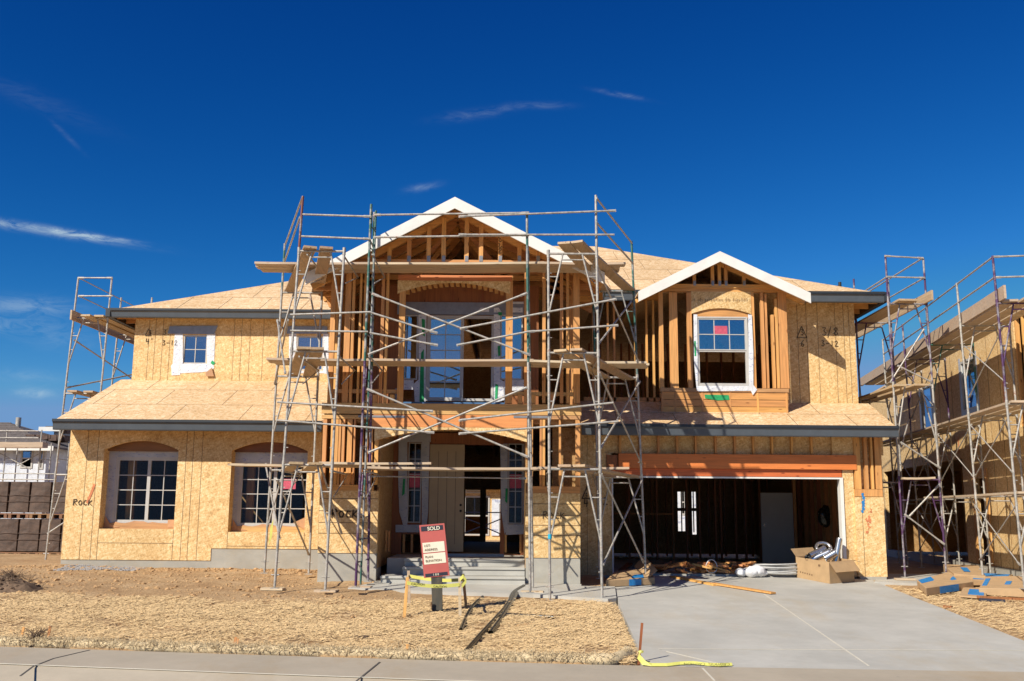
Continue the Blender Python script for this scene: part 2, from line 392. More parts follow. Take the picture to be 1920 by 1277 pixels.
def gh(x, y):
    z = gz(x, y)
    if y > sw_y(x)-.02 and y < 23:
        n = noise.fractal(Vector((x*.9, y*.9, 0)), 1, 2, 4)*.03 + noise.fractal(Vector((x*4, y*4, 3)), 1, 2, 4)*.018
        if y < 17.6: z += n+.02
        elif x < -2: z += n+.02
        else: z += n*.5-.01
        if dl_x(y)-.1 < x < dr_x(y)+.05: z = gz(x, y)-.09
        elif x > dr_x(y): z += -.005
    if y <= sw_y(x)+.0: z = gz(x, y)-.10
    if 22.1 < y < 36 and -9.5 < x < 8: z -= .12
    return z
xs = [-900, -300, -100, -50, -30, -20]+list(np.arange(-14, 14.01, .14))+[20, 30, 50, 100, 300, 900]
ys = [-300, -60, -10, 4, 8, 9.5, 10.5]+list(np.arange(11, 24.01, .12))+[26, 30, 36, 50, 80, 150, 400, 1500]
mb = MB(); nx = len(xs)
mb.v = [(x, y, gh(x, y)) for y in ys for x in xs]
mb.f = [(j*nx+i, j*nx+i+1, (j+1)*nx+i+1, (j+1)*nx+i) for j in range(len(ys)-1) for i in range(nx-1)]
mb.m = [0]*len(mb.f); mb.sm = [True]*len(mb.f)
mb.build('ground', M['dirt'], kind='structure', origin=(0, 0, 0))

def strip(mb, L, Rr, dz, th, m=0):
    for (a, b_), (c, d) in zip(zip(L, L[1:]), zip(Rr, Rr[1:])):
        mb.slab([a+Vector((0, 0, dz)), b_+Vector((0, 0, dz)), d+Vector((0, 0, dz)), c+Vector((0, 0, dz))], th, m)
    return mb
# driveway split into broad bands in y so it bends with its edges
yy = [22.0, 20.5, 19, 17.5, 16, 14.5, 13.4, SWR.y]
mb = MB()
L = [Vector((dl_x(y), y, gz(dl_x(y), y))) for y in yy]; Q = [Vector((dr_x(y), y, gz(dr_x(y), y))) for y in yy]
verts = []; 
for a, b_ in zip(L, Q): verts += [a+Vector((0, 0, .012)), b_+Vector((0, 0, .012)), a-Vector((0, 0, .1)), b_-Vector((0, 0, .1))]
fs = []
for i in range(len(yy)-1):
    k = i*4; fs += [(k, k+4, k+5, k+1), (k, k+2, k+6, k+4), (k+1, k+5, k+7, k+3)]
mb.add(verts, fs)
drv = mb.build('driveway', M['drive'], kind='structure')
def line_on(mb, p, q, wd, dz=.016, m=0):
    p, q = Vector(p), Vector(q); n = max(1, int((q-p).length/1.0))
    for i in range(n):
        a = p.lerp(q, i/n); b_ = p.lerp(q, (i+1)/n)
        a.z = gz(a.x, a.y)+dz; b_.z = gz(b_.x, b_.y)+dz
        mb.beam(a, b_, wd, .004, m=m)
mb = MB(); line_on(mb, GP(1432, 1115), GP(1629, 1251), .02); line_on(mb, GP(1235, 1219), GP(1935, 1222), .018)
line_on(mb, GP(1345, 1246), GP(1250, 1224), .02)
mb.build('driveway_joint', M['joint_l'], drv)

# sidewalk and rolled kerb
mb = MB(); A = []; B = []; C = []; D = []
pts = list(np.arange(-16, 18.01, 1.0))
for x in pts:
    yb = sw_y(x) if x > -12 else sw_y(-12)
    yf = yb-.95-.16*max(0, min(1, (x+7)/8))
    A.append(Vector((x, yb, gz(x, yb)+.012))); B.append(Vector((x, yf, gz(x, yf)+.012)))
    C.append(Vector((x, yf-.42, gz(x, yf)-.13))); D.append(Vector((x, yf-5.5, gz(x, yf)-.22)))
n = len(pts)
mb.add(A+B, [(i, n+i, n+i+1, i+1) for i in range(n-1)]); sw = mb.build('sidewalk', M['walk'], kind='structure')
mb = MB(); line_on(mb, GP(712, 1244), GP(668, 1280), .02)
for a, b_ in (((168, 1221), (100, 1237)), ((100, 1237), (62, 1252)), ((62, 1252), (38, 1270))): line_on(mb, GP(*a), GP(*b_), .022, .014)
mb.build('sidewalk_crack', M['joint_d'], sw)
mb = MB(); line_on(mb, GP(1317, 1255), GP(1340, 1279), .02)
mb.build('sidewalk_joint', M['joint_l'], sw)
mb = MB(); mb.add([p-Vector((0, 0, .004)) for p in B]+C, [(i, n+i, n+i+1, i+1) for i in range(n-1)])
kb = mb.build('kerb', M['walk'], kind='structure')
mb = MB()
for a, b_ in zip(B, B[1:]): mb.beam(a+Vector((0, -.01, .003)), b_+Vector((0, -.01, .003)), .018, .006)
mb.build('kerb_joint', M['joint_l'], kb)
mb = MB(); mb.add(C+D, [(i, n+i, n+i+1, i+1) for i in range(n-1)]); mb.build('road', M['asphalt'], kind='structure')

# walkways
mb = MB()
wk = [GP(652, 1107), GP(800, 1113), GP(1000, 1119), GP(1140, 1128), GP(1156, 1126), GP(1153, 1104), GP(1090, 1103)]
wk += [Vector((X(1090, 1100, 19.95), 19.93, 0)), Vector((X(705, 1095, 19.93), 19.93, 0)), GP(700, 1097)]
wk = [Vector((p.x, p.y, gz(p.x, p.y)+.045)) for p in wk]
mb.slab(wk, .13); mb.build('path', M['drive'], kind='structure')
mb = MB(); q = [GP(1640, 1094), GP(1740, 1098), GP(1850, 1096), GP(1990, 1096), GP(1990, 1083), GP(1820, 1079), GP(1650, 1079)]
mb.slab([p+Vector((0, 0, .035)) for p in q], .12); mb.build('side_path', M['drive'], kind='structure')

# straw mulch: thousands of loose stalks
def scatter(name, N, region, mat, lab, cat, ln=(.07, .2), wd=.0027):
    rs = random.Random(3); V = []; F = []
    c = 0
    while c < N:
        x, y, dn = region(rs)
        if rs.random() > dn: continue
        z = gh(x, y)+rs.uniform(.008, .03)
        a = rs.gauss(0, .75) if rs.random() < .75 else rs.uniform(0, 3.14)
        l = rs.uniform(*ln); ca, sa = math.cos(a)*l/2, math.sin(a)*l/2
        w2 = wd*rs.uniform(.6, 1.4); tz = rs.uniform(-.02, .03)
        nx_, ny_ = -math.sin(a)*w2, math.cos(a)*w2
        k = len(V)
        V += [(x-ca-nx_, y-sa-ny_, z-tz), (x+ca-nx_, y+sa-ny_, z+tz), (x+ca+nx_, y+sa+ny_, z+tz+.004), (x-ca+nx_, y-sa+ny_, z-tz+.004)]
        F.append((k, k+1, k+2, k+3)); c += 1
    me = bpy.data.meshes.new(name); me.from_pydata(V, [], F); me.materials.append(mat); me.update()
    o = bpy.data.objects.new(name, me); COL.objects.link(o); o['label'] = lab; o['category'] = cat; o['kind'] = 'stuff'
    return o
def reg_l(rs):
    x = rs.uniform(-9.5, 3.2); y = rs.uniform(12.2, 18.4)
    if y < sw_y(x)+.1 or x > dl_x(y)-.03: return x, y, 0
    top = 17.0 - .25*math.sin(x*1.1)-.2*math.sin(x*2.7+1) + (.5 if x > -1.2 else 0)
    cl = .5+.5*noise.noise(Vector((x*1.4, y*1.4, 0)))
    d = 1 if y < top-.4 else max(0, (top+.3-y)/.8)
    return x, y, d*min(1, max(.10, 2.6*cl-.62))
def reg_r(rs):
    x = rs.uniform(6, 13.5); y = rs.uniform(12.2, 20.6)
    if x < dr_x(y)+.02 or y < SWR.y+.05: return x, y, 0
    return x, y, .9
st = scatter('straw_mulch', 62000, reg_l, M['straw'], 'golden straw strewn over the bare lawn left of the driveway', 'straw')
scatter('straw_mulch', 15000, reg_r, M['straw'], 'golden straw strewn on the ground right of the driveway', 'straw')

def rock(mb, c, r, rs, m=0):
    bm = bmesh.new(); bmesh.ops.create_icosphere(bm, subdivisions=1, radius=r)
    vs = [Vector(v.co)*rs.uniform(.7, 1.2) for v in bm.verts]; vs = [Vector((v.x*1.2, v.y, v.z*.7))+Vector(c) for v in vs]
    mb.add(vs, [tuple(v.index for v in f.verts) for f in bm.faces], m); bm.free()
rs = random.Random(5); mb = MB()
for i in range(2300):
    x = rs.uniform(-11, -2.6) if i % 5 else rs.uniform(-3, 3); y = rs.uniform(16.8, 21.9) if x < -3.6 else rs.uniform(14, 18)
    if rs.random() < .35 and x < -4: y = rs.uniform(21.3, 21.9)
    if i % 11 == 0: y = rs.uniform(13.3, 17); x = rs.uniform(-8, 2.5)
    if x > dl_x(y)-.1: continue
    rock(mb, (x, y, gh(x, y)+.004), rs.choice([.012, .016, .02, .03]) if rs.random() < .96 else .055, rs)
mb.build('dirt_clods', M['clod'], kind='stuff', label='reddish dirt clods scattered over the bare soil before the left wing', cat='soil')
mb = MB()
for i in range(1500):
    x = X(rs.uniform(115, 265), 1065, 21.5); y = rs.uniform(21.1, 21.85)
    rock(mb, (x, y, gh(x, y)+.005), rs.uniform(.012, .024), rs)
mb.build('gravel_strip', M['gravel'], kind='stuff', label='grey gravel along the foot of the left foundation corner', cat='gravel')
def mound(px, py, rx, ry, h, name, mat, lab, cat, straws=0):
    c = GP(px, py); mb = MB(); n = 28; V = []; rs = random.Random(int(px))
    for j in range(9):
        for i in range(n):
            rr = (1-j/8); a = i/n*2*math.pi
            k = 1+.25*noise.noise(Vector((math.cos(a)*2, math.sin(a)*2, j*.5+px)))
            V.append((c.x+math.cos(a)*rx*rr*k, c.y+math.sin(a)*ry*rr*k, c.z-.02+h*(1-rr**1.6)*(1+.5*noise.noise(Vector((math.cos(a)*3*rr, math.sin(a)*3*rr, px))))))
    mb.add(V, [(j*n+i, j*n+(i+1) % n, (j+1)*n+(i+1) % n, (j+1)*n+i) for j in range(8) for i in range(n)], smooth=True)
    for i in range(int(90*rx)+20):
        a = rs.uniform(0, 6.28); q = rs.uniform(0, 1)
        rock(mb, (c.x+math.cos(a)*rx*q, c.y+math.sin(a)*ry*q, c.z+h*(1-q**1.6)), rs.uniform(.012, .035), rs)
    for i in range(straws):
        a = rs.uniform(0, 6.28); q = rs.uniform(0, .9); p = Vector((c.x+math.cos(a)*rx*q, c.y+math.sin(a)*ry*q, c.z+h*(1-q**1.6)))
        mb.beam(p, p+Vector((rs.gauss(0, .1), rs.gauss(0, .08), rs.uniform(.0, .13))), .006, .004)
    return mb.build(name, mat, label=lab, cat=cat)
mound(18, 1108, .62, .4, .26, 'brush_heap', M['brush'], 'dark clump of dug up brush and soil at the left edge of the lawn', 'brush', 160)
mound(985, 1180, .24, .15, .07, 'dirt_lump', M['clod'], 'small lump of reddish soil right of the black pipes', 'soil')
mound(1055, 1188, .22, .13, .06, 'dirt_lump', M['clod'], 'low lump of reddish soil nearest the driveway', 'soil')
mound(683, 1202, .1, .08, .06, 'dirt_lump', M['brush'], 'small dark clod lying on the straw near the sidewalk', 'soil')
mound(66, 1212, .13, .09, .13, 'brush_tuft', M['brush'], 'small dark tuft of brush against the straw roll at far left', 'brush', 60)

# straw roll along the sidewalk
mb = MB(); rs = random.Random(9); path = []
xx = np.arange(-13, GP(1150, 1240).x, .1)
for x in xx: y = sw_y(x)+.10+.02*math.sin(x*2.1); path.append(Vector((x, y, gz(x, y)+.04)))
e = GP(1168, 1238); path += [Vector((e.x, e.y+.02, e.z+.045)), Vector((e.x+.10, e.y+.12, e.z+.045)), Vector((e.x+.10, e.y+.45, e.z+.04))]
mb.tube(path, [.062+.014*noise.noise(Vector((p.x*3, 0, 0)))+(.012 if i > len(path)-7 else 0) for i, p in enumerate(path)], 12)
for i in range(9000):
    p = path[rs.randrange(len(path)-1)]; a = rs.uniform(-.6, 2.6)+.6; r_ = rs.uniform(.056, .075)
    q = p+Vector((rs.uniform(-.05, .05), -math.cos(a)*r_, math.sin(a)*r_))
    d = Vector((rs.gauss(0, .04), rs.gauss(0, .035), rs.gauss(0, .035)))
    mb.beam(q-d*.6, q+d*.6, .005, .003)
mb.build('straw_roll', M['wattle'], label='long straw filled erosion roll lying behind the sidewalk', cat='straw roll')
for px, py, dn in ((114, 1200, 'leftmost'), (265, 1190, 'second from the left'), (437, 1208, 'third from the left, forked'), (1010, 1222, 'rightmost')):
    pass

for i, (px, y0, y1, lab) in enumerate(((38, 1186, 1196, 'short wooden peg holding the straw roll, leftmost of the pegs'),
        (88, 1184, 1194, 'short wooden peg beside the dark tuft of brush'), (437, 1201, 1216, 'split wooden peg in the middle of the straw roll'),
        (760, 1220, 1230, 'short wooden peg in the straw roll below the sold sign'))):
    p = GP(px, y1+6); mb = MB(); mb.beam(p-Vector((0, 0, .05)), p+Vector((.02, .02, .17)), .03, .015)
    if i == 2: mb.beam(p+Vector((.04, 0, -.05)), p+Vector((.05, .02, .15)), .02, .012)
    mb.build('wooden_peg', M['stud'], label=lab, cat='peg', group='pegs holding the straw roll')

# =================================================================== HOUSE
house = thing('unfinished_house', 'large two storey house under construction with bare strand board walls and open stud framing', 'house', (-1, 24, 0))
def part(mb, name, mat, parent=None, label=None, bevel=0):
    if name == 'flashing_tape' and not label and len(mb.v): return split(mb, name, mat, parent)
    return mb.build(name, mat, parent if parent is not None else house, label=label, bevel=bevel)
def osbwall(x0, x1, z0, z1, y0, y1, holes=(), axis='y', c=None):
    """sheathed wall in the XZ plane with rectangular holes (x0,x1,z0,z1)"""
    mb = MB() if c is None else c
    cx = sorted({x0, x1, *[h[0] for h in holes], *[h[1] for h in holes]})
    for a, b_ in zip(cx, cx[1:]):
        hh = sorted([h for h in holes if h[0] < (a+b_)/2 < h[1]], key=lambda h: h[2]); z = z0
        for h in hh:
            if h[2] > z: mb.box(a, b_, y0, y1, z, h[2])
            z = h[3]
        if z < z1: mb.box(a, b_, y0, y1, z, z1)
    return mb
def vseams(mb, xs_, z0, z1, y, m=1, w_=.009):
    for x in xs_: mb.box(x-w_/2, x+w_/2, y-.003, y+.004, z0, z1, m)
def arch(xl, xr, zs, zt, zc, n=14):
    """spandrel polygon: flat top zt, springing zs, crown zc"""
    pts = [(xl, zt), (xl, zs)]
    for i in range(n+1):
        u_ = i/n; pts.append((xl+(xr-xl)*u_, zs+(zc-zs)*(1-(2*u_-1)**2)))
    pts += [(xr, zt)]
    out = []
    for p in pts:
        if not out or (abs(p[0]-out[-1][0])+abs(p[1]-out[-1][1])) > 1e-5: out.append(p)
    return out
OS = [M['osb'], M['seam']]
def stud(px, y0, y1, Y, w_=.04, d=.10, mat='stud', name='stud', parent=None, Yc=None):
    x = X(px, (y0+y1)/2, Y); mb = MB()
    mb.box(x-w_/2, x+w_/2, Y, Y+d, Z(px, y1, Y), Z(px, y0, Y))
    return part(mb, name, M[mat], parent)
def studr(px0, px1, y0, y1, Y, d=.10, mat='stud', name='stud', parent=None):
    ym = (y0+y1)/2; mb = MB()
    mb.box(X(px0, ym, Y), X(px1, ym, Y), Y, Y+d, Z((px0+px1)/2, y1, Y), Z((px0+px1)/2, y0, Y))
    return part(mb, name, M[mat], parent)
def hboard(px0, px1, y0, y1, Y, d=.05, mat='studx', name='header', parent=None, label=None):
    mb = MB(); pm = (px0+px1)/2; ym = (y0+y1)/2
    mb.box(X(px0, ym, Y), X(px1, ym, Y), Y, Y+d, Z(pm, y1, Y), Z(pm, y0, Y))
    return part(mb, name, M[mat], parent, label)

def split(mb, name, mat, parent=None, label=None):
    """every separate piece becomes a part of its own"""
    par = list(range(len(mb.v)))
    def fd(i):
        while par[i] != i: par[i] = par[par[i]]; i = par[i]
        return i
    for f in mb.f:
        for i in f[1:]: par[fd(i)] = fd(f[0])
    G = {}
    for k, f in enumerate(mb.f): G.setdefault(fd(f[0]), []).append(k)
    for ks in G.values():
        q = MB(); mp = {}
        for k in ks:
            for i in mb.f[k]:
                if i not in mp: mp[i] = len(q.v); q.v.append(mb.v[i])
            q.f.append([mp[i] for i in mb.f[k]]); q.m.append(mb.m[k]); q.sm.append(mb.sm[k])
        q.build(name, mat, parent if parent is not None else house, label)
# ---- windows
def window(name, x0, x1, z0, z1, Y, cols, rows, split=None, fw=.05, gl='glass', label=None, parent=None, ver=None):
    """one framed window; split = list of sashes (x0,x1,z0,z1,cols,rows,pane?)"""
    mb = MB()
    mb.box(x0, x0+fw, Y, Y+.08, z0, z1); mb.box(x1-fw, x1, Y, Y+.08, z0, z1)
    mb.box(x0+fw, x1-fw, Y, Y+.08, z0, z0+fw); mb.box(x0+fw, x1-fw, Y, Y+.08, z1-fw, z1)
    wf = part(mb, 'window', M['vinyl'], parent, label)
    S = split or [(x0+fw, x1-fw, z0+fw, z1-fw, cols, rows, True)]
    for (a, b_, c, d, nc, nr, pane) in S:
        if split:
            q = MB(); k = .035
            q.box(a, a+k, Y+.012, Y+.06, c, d); q.box(b_-k, b_, Y+.012, Y+.06, c, d)
            q.box(a+k, b_-k, Y+.012, Y+.06, c, c+k); q.box(a+k, b_-k, Y+.012, Y+.06, d-k, d)
            part(q, 'sash', M['vinyl'], wf); a, b_, c, d = a+k, b_-k, c+k, d-k
        if nc*nr > 1:
            q = MB(); g = .018
            for i in range(1, nc): x = a+(b_-a)*i/nc; q.box(x-g/2, x+g/2, Y+.025, Y+.037, c, d)
            for i in range(1, nr): z = c+(d-c)*i/nr; q.box(a, b_, Y+.023, Y+.035, z-g/2, z+g/2)
            part(q, 'glazing_bar', M['vinyl'], wf)
        if pane:
            q = MB(); q.box(a, b_, Y+.040, Y+.046, c, d); part(q, 'pane', M[gl], wf)
    return wf
def taped(x0, x1, z0, z1, Y, tl, tr, tt, tb, mat='tape', jag=0, rs=random.Random(2)):
    """ring of flashing tape round an opening"""
    mb = MB(); j = lambda: rs.uniform(-jag, jag)
    if tl: mb.prism_y([(x0-tl+j(), z0-tb+j()), (x0, z0-tb), (x0, z1+tt*.6), (x0-tl+j(), z1+tt*.7+j()), (x0-tl+j(), (z0+z1)/2)], Y-.006, Y)
    if tr: mb.prism_y([(x1, z0-tb), (x1+tr+j(), z0-tb+j()), (x1+tr+j(), (z0+z1)/2), (x1+tr+j(), z1+tt*.7+j()), (x1, z1+tt*.6)], Y-.006, Y)
    if tb: mb.prism_y([(x0, z0-tb+j()), ((x0+x1)/2, z0-tb+j()), (x1, z0-tb+j()), (x1, z0), (x0, z0)], Y-.007, Y-.001)
    if tt: mb.prism_y([(x0-tl*.8, z1), (x1+tr*.8, z1), (x1+tr*.8+j(), z1+tt+j()), (x0-tl*.8+j(), z1+tt+j())], Y-.010, Y-.006)
    return part(mb, 'flashing_tape', M[mat])

# ---- left wing, ground floor (Y 22)
YL = 22.0
lx0, lx1 = X(124, 920, YL), X(640, 920, YL)
zb = Z(250, 1050, YL); zt_ = Z(350, 797, YL)+.02; zst = Z(500, 1029, YL); xstep = X(395, 1040, YL)
w1 = [X(190, 920, YL), X(330, 920, YL), Z(260, 992, YL), Z(265, 823, YL)]
w2 = [X(431, 920, YL), X(574, 920, YL), Z(500, 998, YL), Z(505, 831, YL)]
wz = (w1[3]+w2[3])/2
mb = MB()
osbwall(lx0, xstep, zb, zt_, YL, YL+.34, [(w1[0], w1[1], w1[2], wz)], c=mb)
osbwall(xstep, lx1, zst, zt_, YL, YL+.34, [(w2[0], w2[1], w2[2], wz)], c=mb)
for a in (w1, w2):
    zs = wz-.20; mb.prism_y(arch(a[0], a[1], zs, wz, wz-.005), YL+.002, YL+.10)
sx = [X(p, 920, YL) for p in (158, 178, 345, 358, 375, 600)]
for x in sx: vseams(mb, [x], (zst if x > xstep else zb), zt_, YL)
for a in (w1, w2): vseams(mb, [a[0], a[1]], (zst if a is w2 else zb), a[2], YL); mb.box(a[0], a[1], YL-.003, YL+.003, a[2]-.30, a[2]-.29, 1)
part(mb, 'wall', OS)
# inner arched header of dark wood behind each opening + floors of reveal
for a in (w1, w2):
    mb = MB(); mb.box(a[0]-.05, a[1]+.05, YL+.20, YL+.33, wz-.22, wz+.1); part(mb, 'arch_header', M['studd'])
mb = MB(); g0 = gz(-9, 22)-.1
mb.box(lx0-.0, xstep, YL+.015, YL+.4, g0-.2, zb); mb.box(xstep, lx1, YL+.015, YL+.4, g0-.2, zst)
part(mb, 'foundation', M['concrete'])
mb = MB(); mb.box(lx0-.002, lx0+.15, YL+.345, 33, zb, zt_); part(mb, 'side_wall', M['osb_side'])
mb = MB(); mb.box(lx0, lx0+.2, YL+.4, 33, -.3, zb-.001); part(mb, 'foundation', M['concrete'])
# windows set deep in the thick wall
YW = YL+.30
for a, (fl, fr, ft, fb), rb in ((w1, (214, 334, 857, 981), (0, 1)), (w2, (447, 577, 866, 987), (0, 1))):
    x0, x1 = X(fl, 920, YW), X(fr, 920, YW)+.03; z0, z1 = Z(fl, fb, YW), Z(fl+50, ft, YW)
    xm = (x0+x1)/2+.02
    window('window', x0, x1, z0, z1, YW, 4, 4, [(x0+.04, xm, z0+.04, z1-.04, 2, 4, True), (xm+.0005, x1-.04, z0+.04, z1-.04, 2, 4, True)], .04, 'glass_dk',
           'wide sliding window with white grid')
    mb = MB()   # tape on the recessed wall
    mb.box(a[0]-.05, x0, YW-.004, YW+.006, z0-.05, wz-.02); mb.box(x0, a[1]+.05, YW-.005, YW+.005, z1, z1+.25)
    mb.box(x1, a[1]+.05, YW-.004, YW+.006, z0-.05, z1)
    part(mb, 'flashing_tape', M['tape'])
    mb = MB(); mb.box(a[0], a[1], YL+.26, YW+.2, a[2]-.1, z0); part(mb, 'window_sill', M['timberx'])
    rs = random.Random(4); mb = MB(); pts = []
    for i in range(16):
        u_ = i/15; pts.append((a[0]+.05+(a[1]-a[0]-.1)*u_, z0+.01+rs.uniform(-.01, .05)*(1.6 if i < 3 or i > 13 else 1)))
    pts = pts+[(a[1]-.03, a[2]+.004), (a[0]+.03, a[2]+.004)]
    mb.prism_y(pts, YW-.03, YW-.018)
    mb.prism_y([(a[0]+.02, a[2]+.01), (a[0]+.35, a[2]+.03), (a[0]+.14, a[2]+.10), (a[0]+.03, a[2]+.27)], YW-.05, YW-.042)
    if a is w2: mb.prism_y([(a[1]-.3, a[2]+.2), (a[1]-.02, a[2]+.33), (a[1]-.02, a[2]+.05)], YW-.06, YW-.05)
    else: mb.box(a[1]-.22, a[1]-.02, YW-.05, YW-.042, a[2]+.03, a[2]+.2)
    part(mb, 'masking_paper', M['paper'])
mb = MB(); mb.box(X(527, 905, YW), X(554, 905, YW), YW+.036, YW+.039, Z(540, 917, YW), Z(540, 898, YW)); part(mb, 'sticker', M['pink'], label='red sticker on the right ground floor window')
# timber behind the glass
for px in (237, 462): studr(px, px+13, 862, 985, YW+.35, .12)
# ---- lower left roof
EY = 21.45; ez = Z(350, 789, EY)
tL = 24.75; tz = Z(400, 713, tL)
xe0, xe1 = X(100, 790, EY)+.03, X(606, 795, EY)
mb = MB(); mb.slab([(xe0, EY, ez), (xe1+.3, EY, ez), (xe1+.3, tL, tz), (xe0+.06, tL, tz)], .03)
nrm = Vector((0, -(tz-ez), tL-EY)).normalized()
def onroof(u, v, x0, x1, y0, z0, y1, z1): return Vector((x0+(x1-x0)*u, y0+(y1-y0)*v, z0+(z1-z0)*v))
for v in (.36, .73):
    p = onroof(0, v, xe0, xe1, EY, ez, tL, tz); q = onroof(1, v, xe0, xe1, EY, ez, tL, tz); mb.beam(p, q, .012, .006, m=1)
for v0, v1, us in ((0, .36, (.16, .42, .68, .93)), (.36, .73, (.05, .30, .56, .81)), (.73, 1, (.18, .44, .70, .95))):
    for u in us:
        p = onroof(u, v0, xe0, xe1, EY, ez, tL, tz); q = onroof(u, v1, xe0, xe1, EY, ez, tL, tz); mb.beam(p, q, .010, .006, m=1)
part(mb, 'lower_roof', [M['osb_roof'], M['seam']])
mb = MB(); mb.prism_x([(EY+.02, ez-.03), (tL, tz-.03), (tL, tz-.19), (EY+.02, ez-.19)], xe0+.0, xe0+.04); part(mb, 'rake_board', M['studx'])
mb = MB(); mb.prism_x([(YL+.36, zt_+.001), (tL, tz-.2), (tL, zt_+.001)], lx0, lx0+.06); part(mb, 'gable_infill', M['osb_side'])
def gutter(x0, x1, y, z, h=.21, cap=True):
    mb = MB()
    mb.prism_x([(y-.01, z+.012), (y-.11, z+.012), (y-.115, z-.045), (y-.085, z-.08), (y-.07, z-h+.02), (y-.06, z-h), (y-.01, z-h)], x0, x1, 0)
    mb.box(x0-.004, x1+.004, y-.128, y-.112, z-.035, z+.018, 1)
    o = part(mb, 'gutter', [M['gutter'], M['gutter_d']])
    mb = MB(); mb.box(x0+.01, x1-.01, y-.009, y+.03, z-h-.0, z-.035); part(mb, 'fascia', M['gutter_d'])
    return o
gutter(xe0, xe1-.02, EY, ez-.005)
# ---- left upper wall (Y 24.7)
YU = 24.7
ux0, ux1 = X(251, 650, YU), X(640, 650, YU)
uz0, uz1 = Z(350, 720, YU)-.3, Z(400, 588, YU)
a = [X(343, 655, YU), X(388, 655, YU), Z(365, 682, YU), Z(365, 628, YU)]
b2 = [X(556, 655, YU), X(606, 655, YU), Z(580, 694, YU), Z(580, 630, YU)]
mb = MB(); osbwall(ux0, ux1, uz0, uz1, YU, YU+.12, [tuple(a), tuple(b2)], c=mb)
for p in (278, 290, 304, 318, 438, 452, 468, 493): vseams(mb, [X(p, 650, YU)], uz0, uz1, YU, w_=.008)
part(mb, 'wall', OS)
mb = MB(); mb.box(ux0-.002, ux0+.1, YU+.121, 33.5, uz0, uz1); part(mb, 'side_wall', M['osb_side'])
for q, lab in ((a, 'small square window of four lights'), (b2, None)):
    window('window', q[0], q[1], q[2], q[3], YU+.01, 2, 2, None, .03, 'glass_sky', lab)
# flashing tape: ragged white apron and grey drip flap
def ppoly(pts, Y, y1=None): return [(X(p[0], p[1], Y), Z(p[0], p[1], Y)) for p in pts]
mb = MB()
for poly in ([(328, 626), (343, 626), (343, 684), (324, 704), (324, 680)], [(388, 626), (404, 624), (401, 690), (388, 684)],
             [(324, 682), (398, 682), (402, 690), (391, 697), (384, 697), (378, 698), (338, 700), (338, 703), (322, 704), (321, 686)]):
    mb.prism_y(ppoly(poly, YU), YU-.008-.002*random.random(), YU-.001)
part(mb, 'flashing_tape', M['tape_lit'])
mb = MB(); mb.prism_y(ppoly([(319, 612), (409, 611), (402, 627), (315, 626)], YU), YU-.03, YU-.012); mb.prism_y(ppoly([(540, 612), (614, 612), (614, 626), (538, 626)], YU), YU-.03, YU-.012)
split(mb, 'drip_flap', M['sheet'])
mb = MB()
for poly in ([(542, 626), (556, 626), (556, 700), (542, 702)], [(606, 626), (616, 626), (616, 702), (606, 700)], [(556, 695), (606, 695), (606, 700), (556, 700)]):
    mb.prism_y(ppoly(poly, YU), YU-.008, YU-.001)
part(mb, 'flashing_tape', M['tape_lit'])
mb = MB(); mb.prism_y(ppoly([(398, 676), (404, 680), (400, 685), (395, 681)], YU), YU-.012, YU-.0085); part(mb, 'paint_spot', M['green'])
mb = MB(); mb.prism_y(ppoly([(386, 700), (398, 690), (402, 706), (388, 706)], YU), YU-.05, YU-.03); part(mb, 'masking_paper', M['paper'])

# ---- main roof: two hipped blocks
PIT = .44
def hip(x0, x1, xr, y0, z0, dep, side):
    """x0 = hipped end; x1 = the end hidden behind the gable"""
    yr = y0+dep; zr = z0+PIT*dep; yb = y0+2*dep
    mb = MB(); th = .03
    mb.slab([(x0, y0, z0), (x1, y0, z0), (x1, yr, zr), (xr, yr, zr)], th)
    mb.slab([(x0, yb, z0), (x0, y0, z0), (xr, yr, zr)], th)
    mb.slab([(x1, yb, z0), (x0, yb, z0), (xr, yr, zr), (x1, yr, zr)], th)
    k = 4
    for i in range(1, k+1):
        v = i/(k+.6); xa = x0+(xr-x0)*v
        mb.beam((xa, y0+dep*v, z0+PIT*dep*v+.002), (x1, y0+dep*v, z0+PIT*dep*v+.002), .010, .006, m=1)
        for j in range(9):
            x = x0+(x1-x0)*(j+.5*(i % 2))/8.5; v0 = (i-1)/(k+.6)
            if (x-xa)*(x1-x0) < 0: continue
            mb.beam((x, y0+dep*v0, z0+PIT*dep*v0+.002), (x, y0+dep*v, z0+PIT*dep*v+.002), .008, .006, m=1)
    mb.prism_x([(y0+.1, z0), (yb-.1, z0), (yr, zr-.05)], x1-.03*side, x1)
    part(mb, 'roof', [M['osb_roof'], M['seam']])
    return yr, zr
lc = W(210, 580, 24.38); rc = W(1655, 550, 22.6)
hip(lc.x, -1.15, lc.x+6.5, lc.y, lc.z, 6.5, 1)
hip(rc.x, -1.1, rc.x-6.1, rc.y, rc.z, 6.1, -1)
gutter(lc.x, X(640, 582, 24.38), lc.y, lc.z-.005, .20)
gutter(X(1130, 545, 22.6), X(1199, 545, 22.6), rc.y, rc.z-.005, .22); gutter(X(1500, 548, 22.6), rc.x, rc.y, rc.z-.005, .22)
mb = MB()   # return gutters down both sides
for x, s_, y0, z0, y1 in ((lc.x, -1, lc.y, lc.z, 37), (rc.x, 1, rc.y, rc.z, 34.5)):
    mb.box(x, x+s_*.11, y0-.11, y1, z0-.2, z0+.008)
split(mb, 'side_gutter', M['gutter_d'])
mb = MB(); rs = random.Random(8)
for y in np.arange(lc.y+.3, 33, .6):
    mb.box(lc.x+.02, lc.x+.9, y, y+.04, lc.z-.18, lc.z-.05)
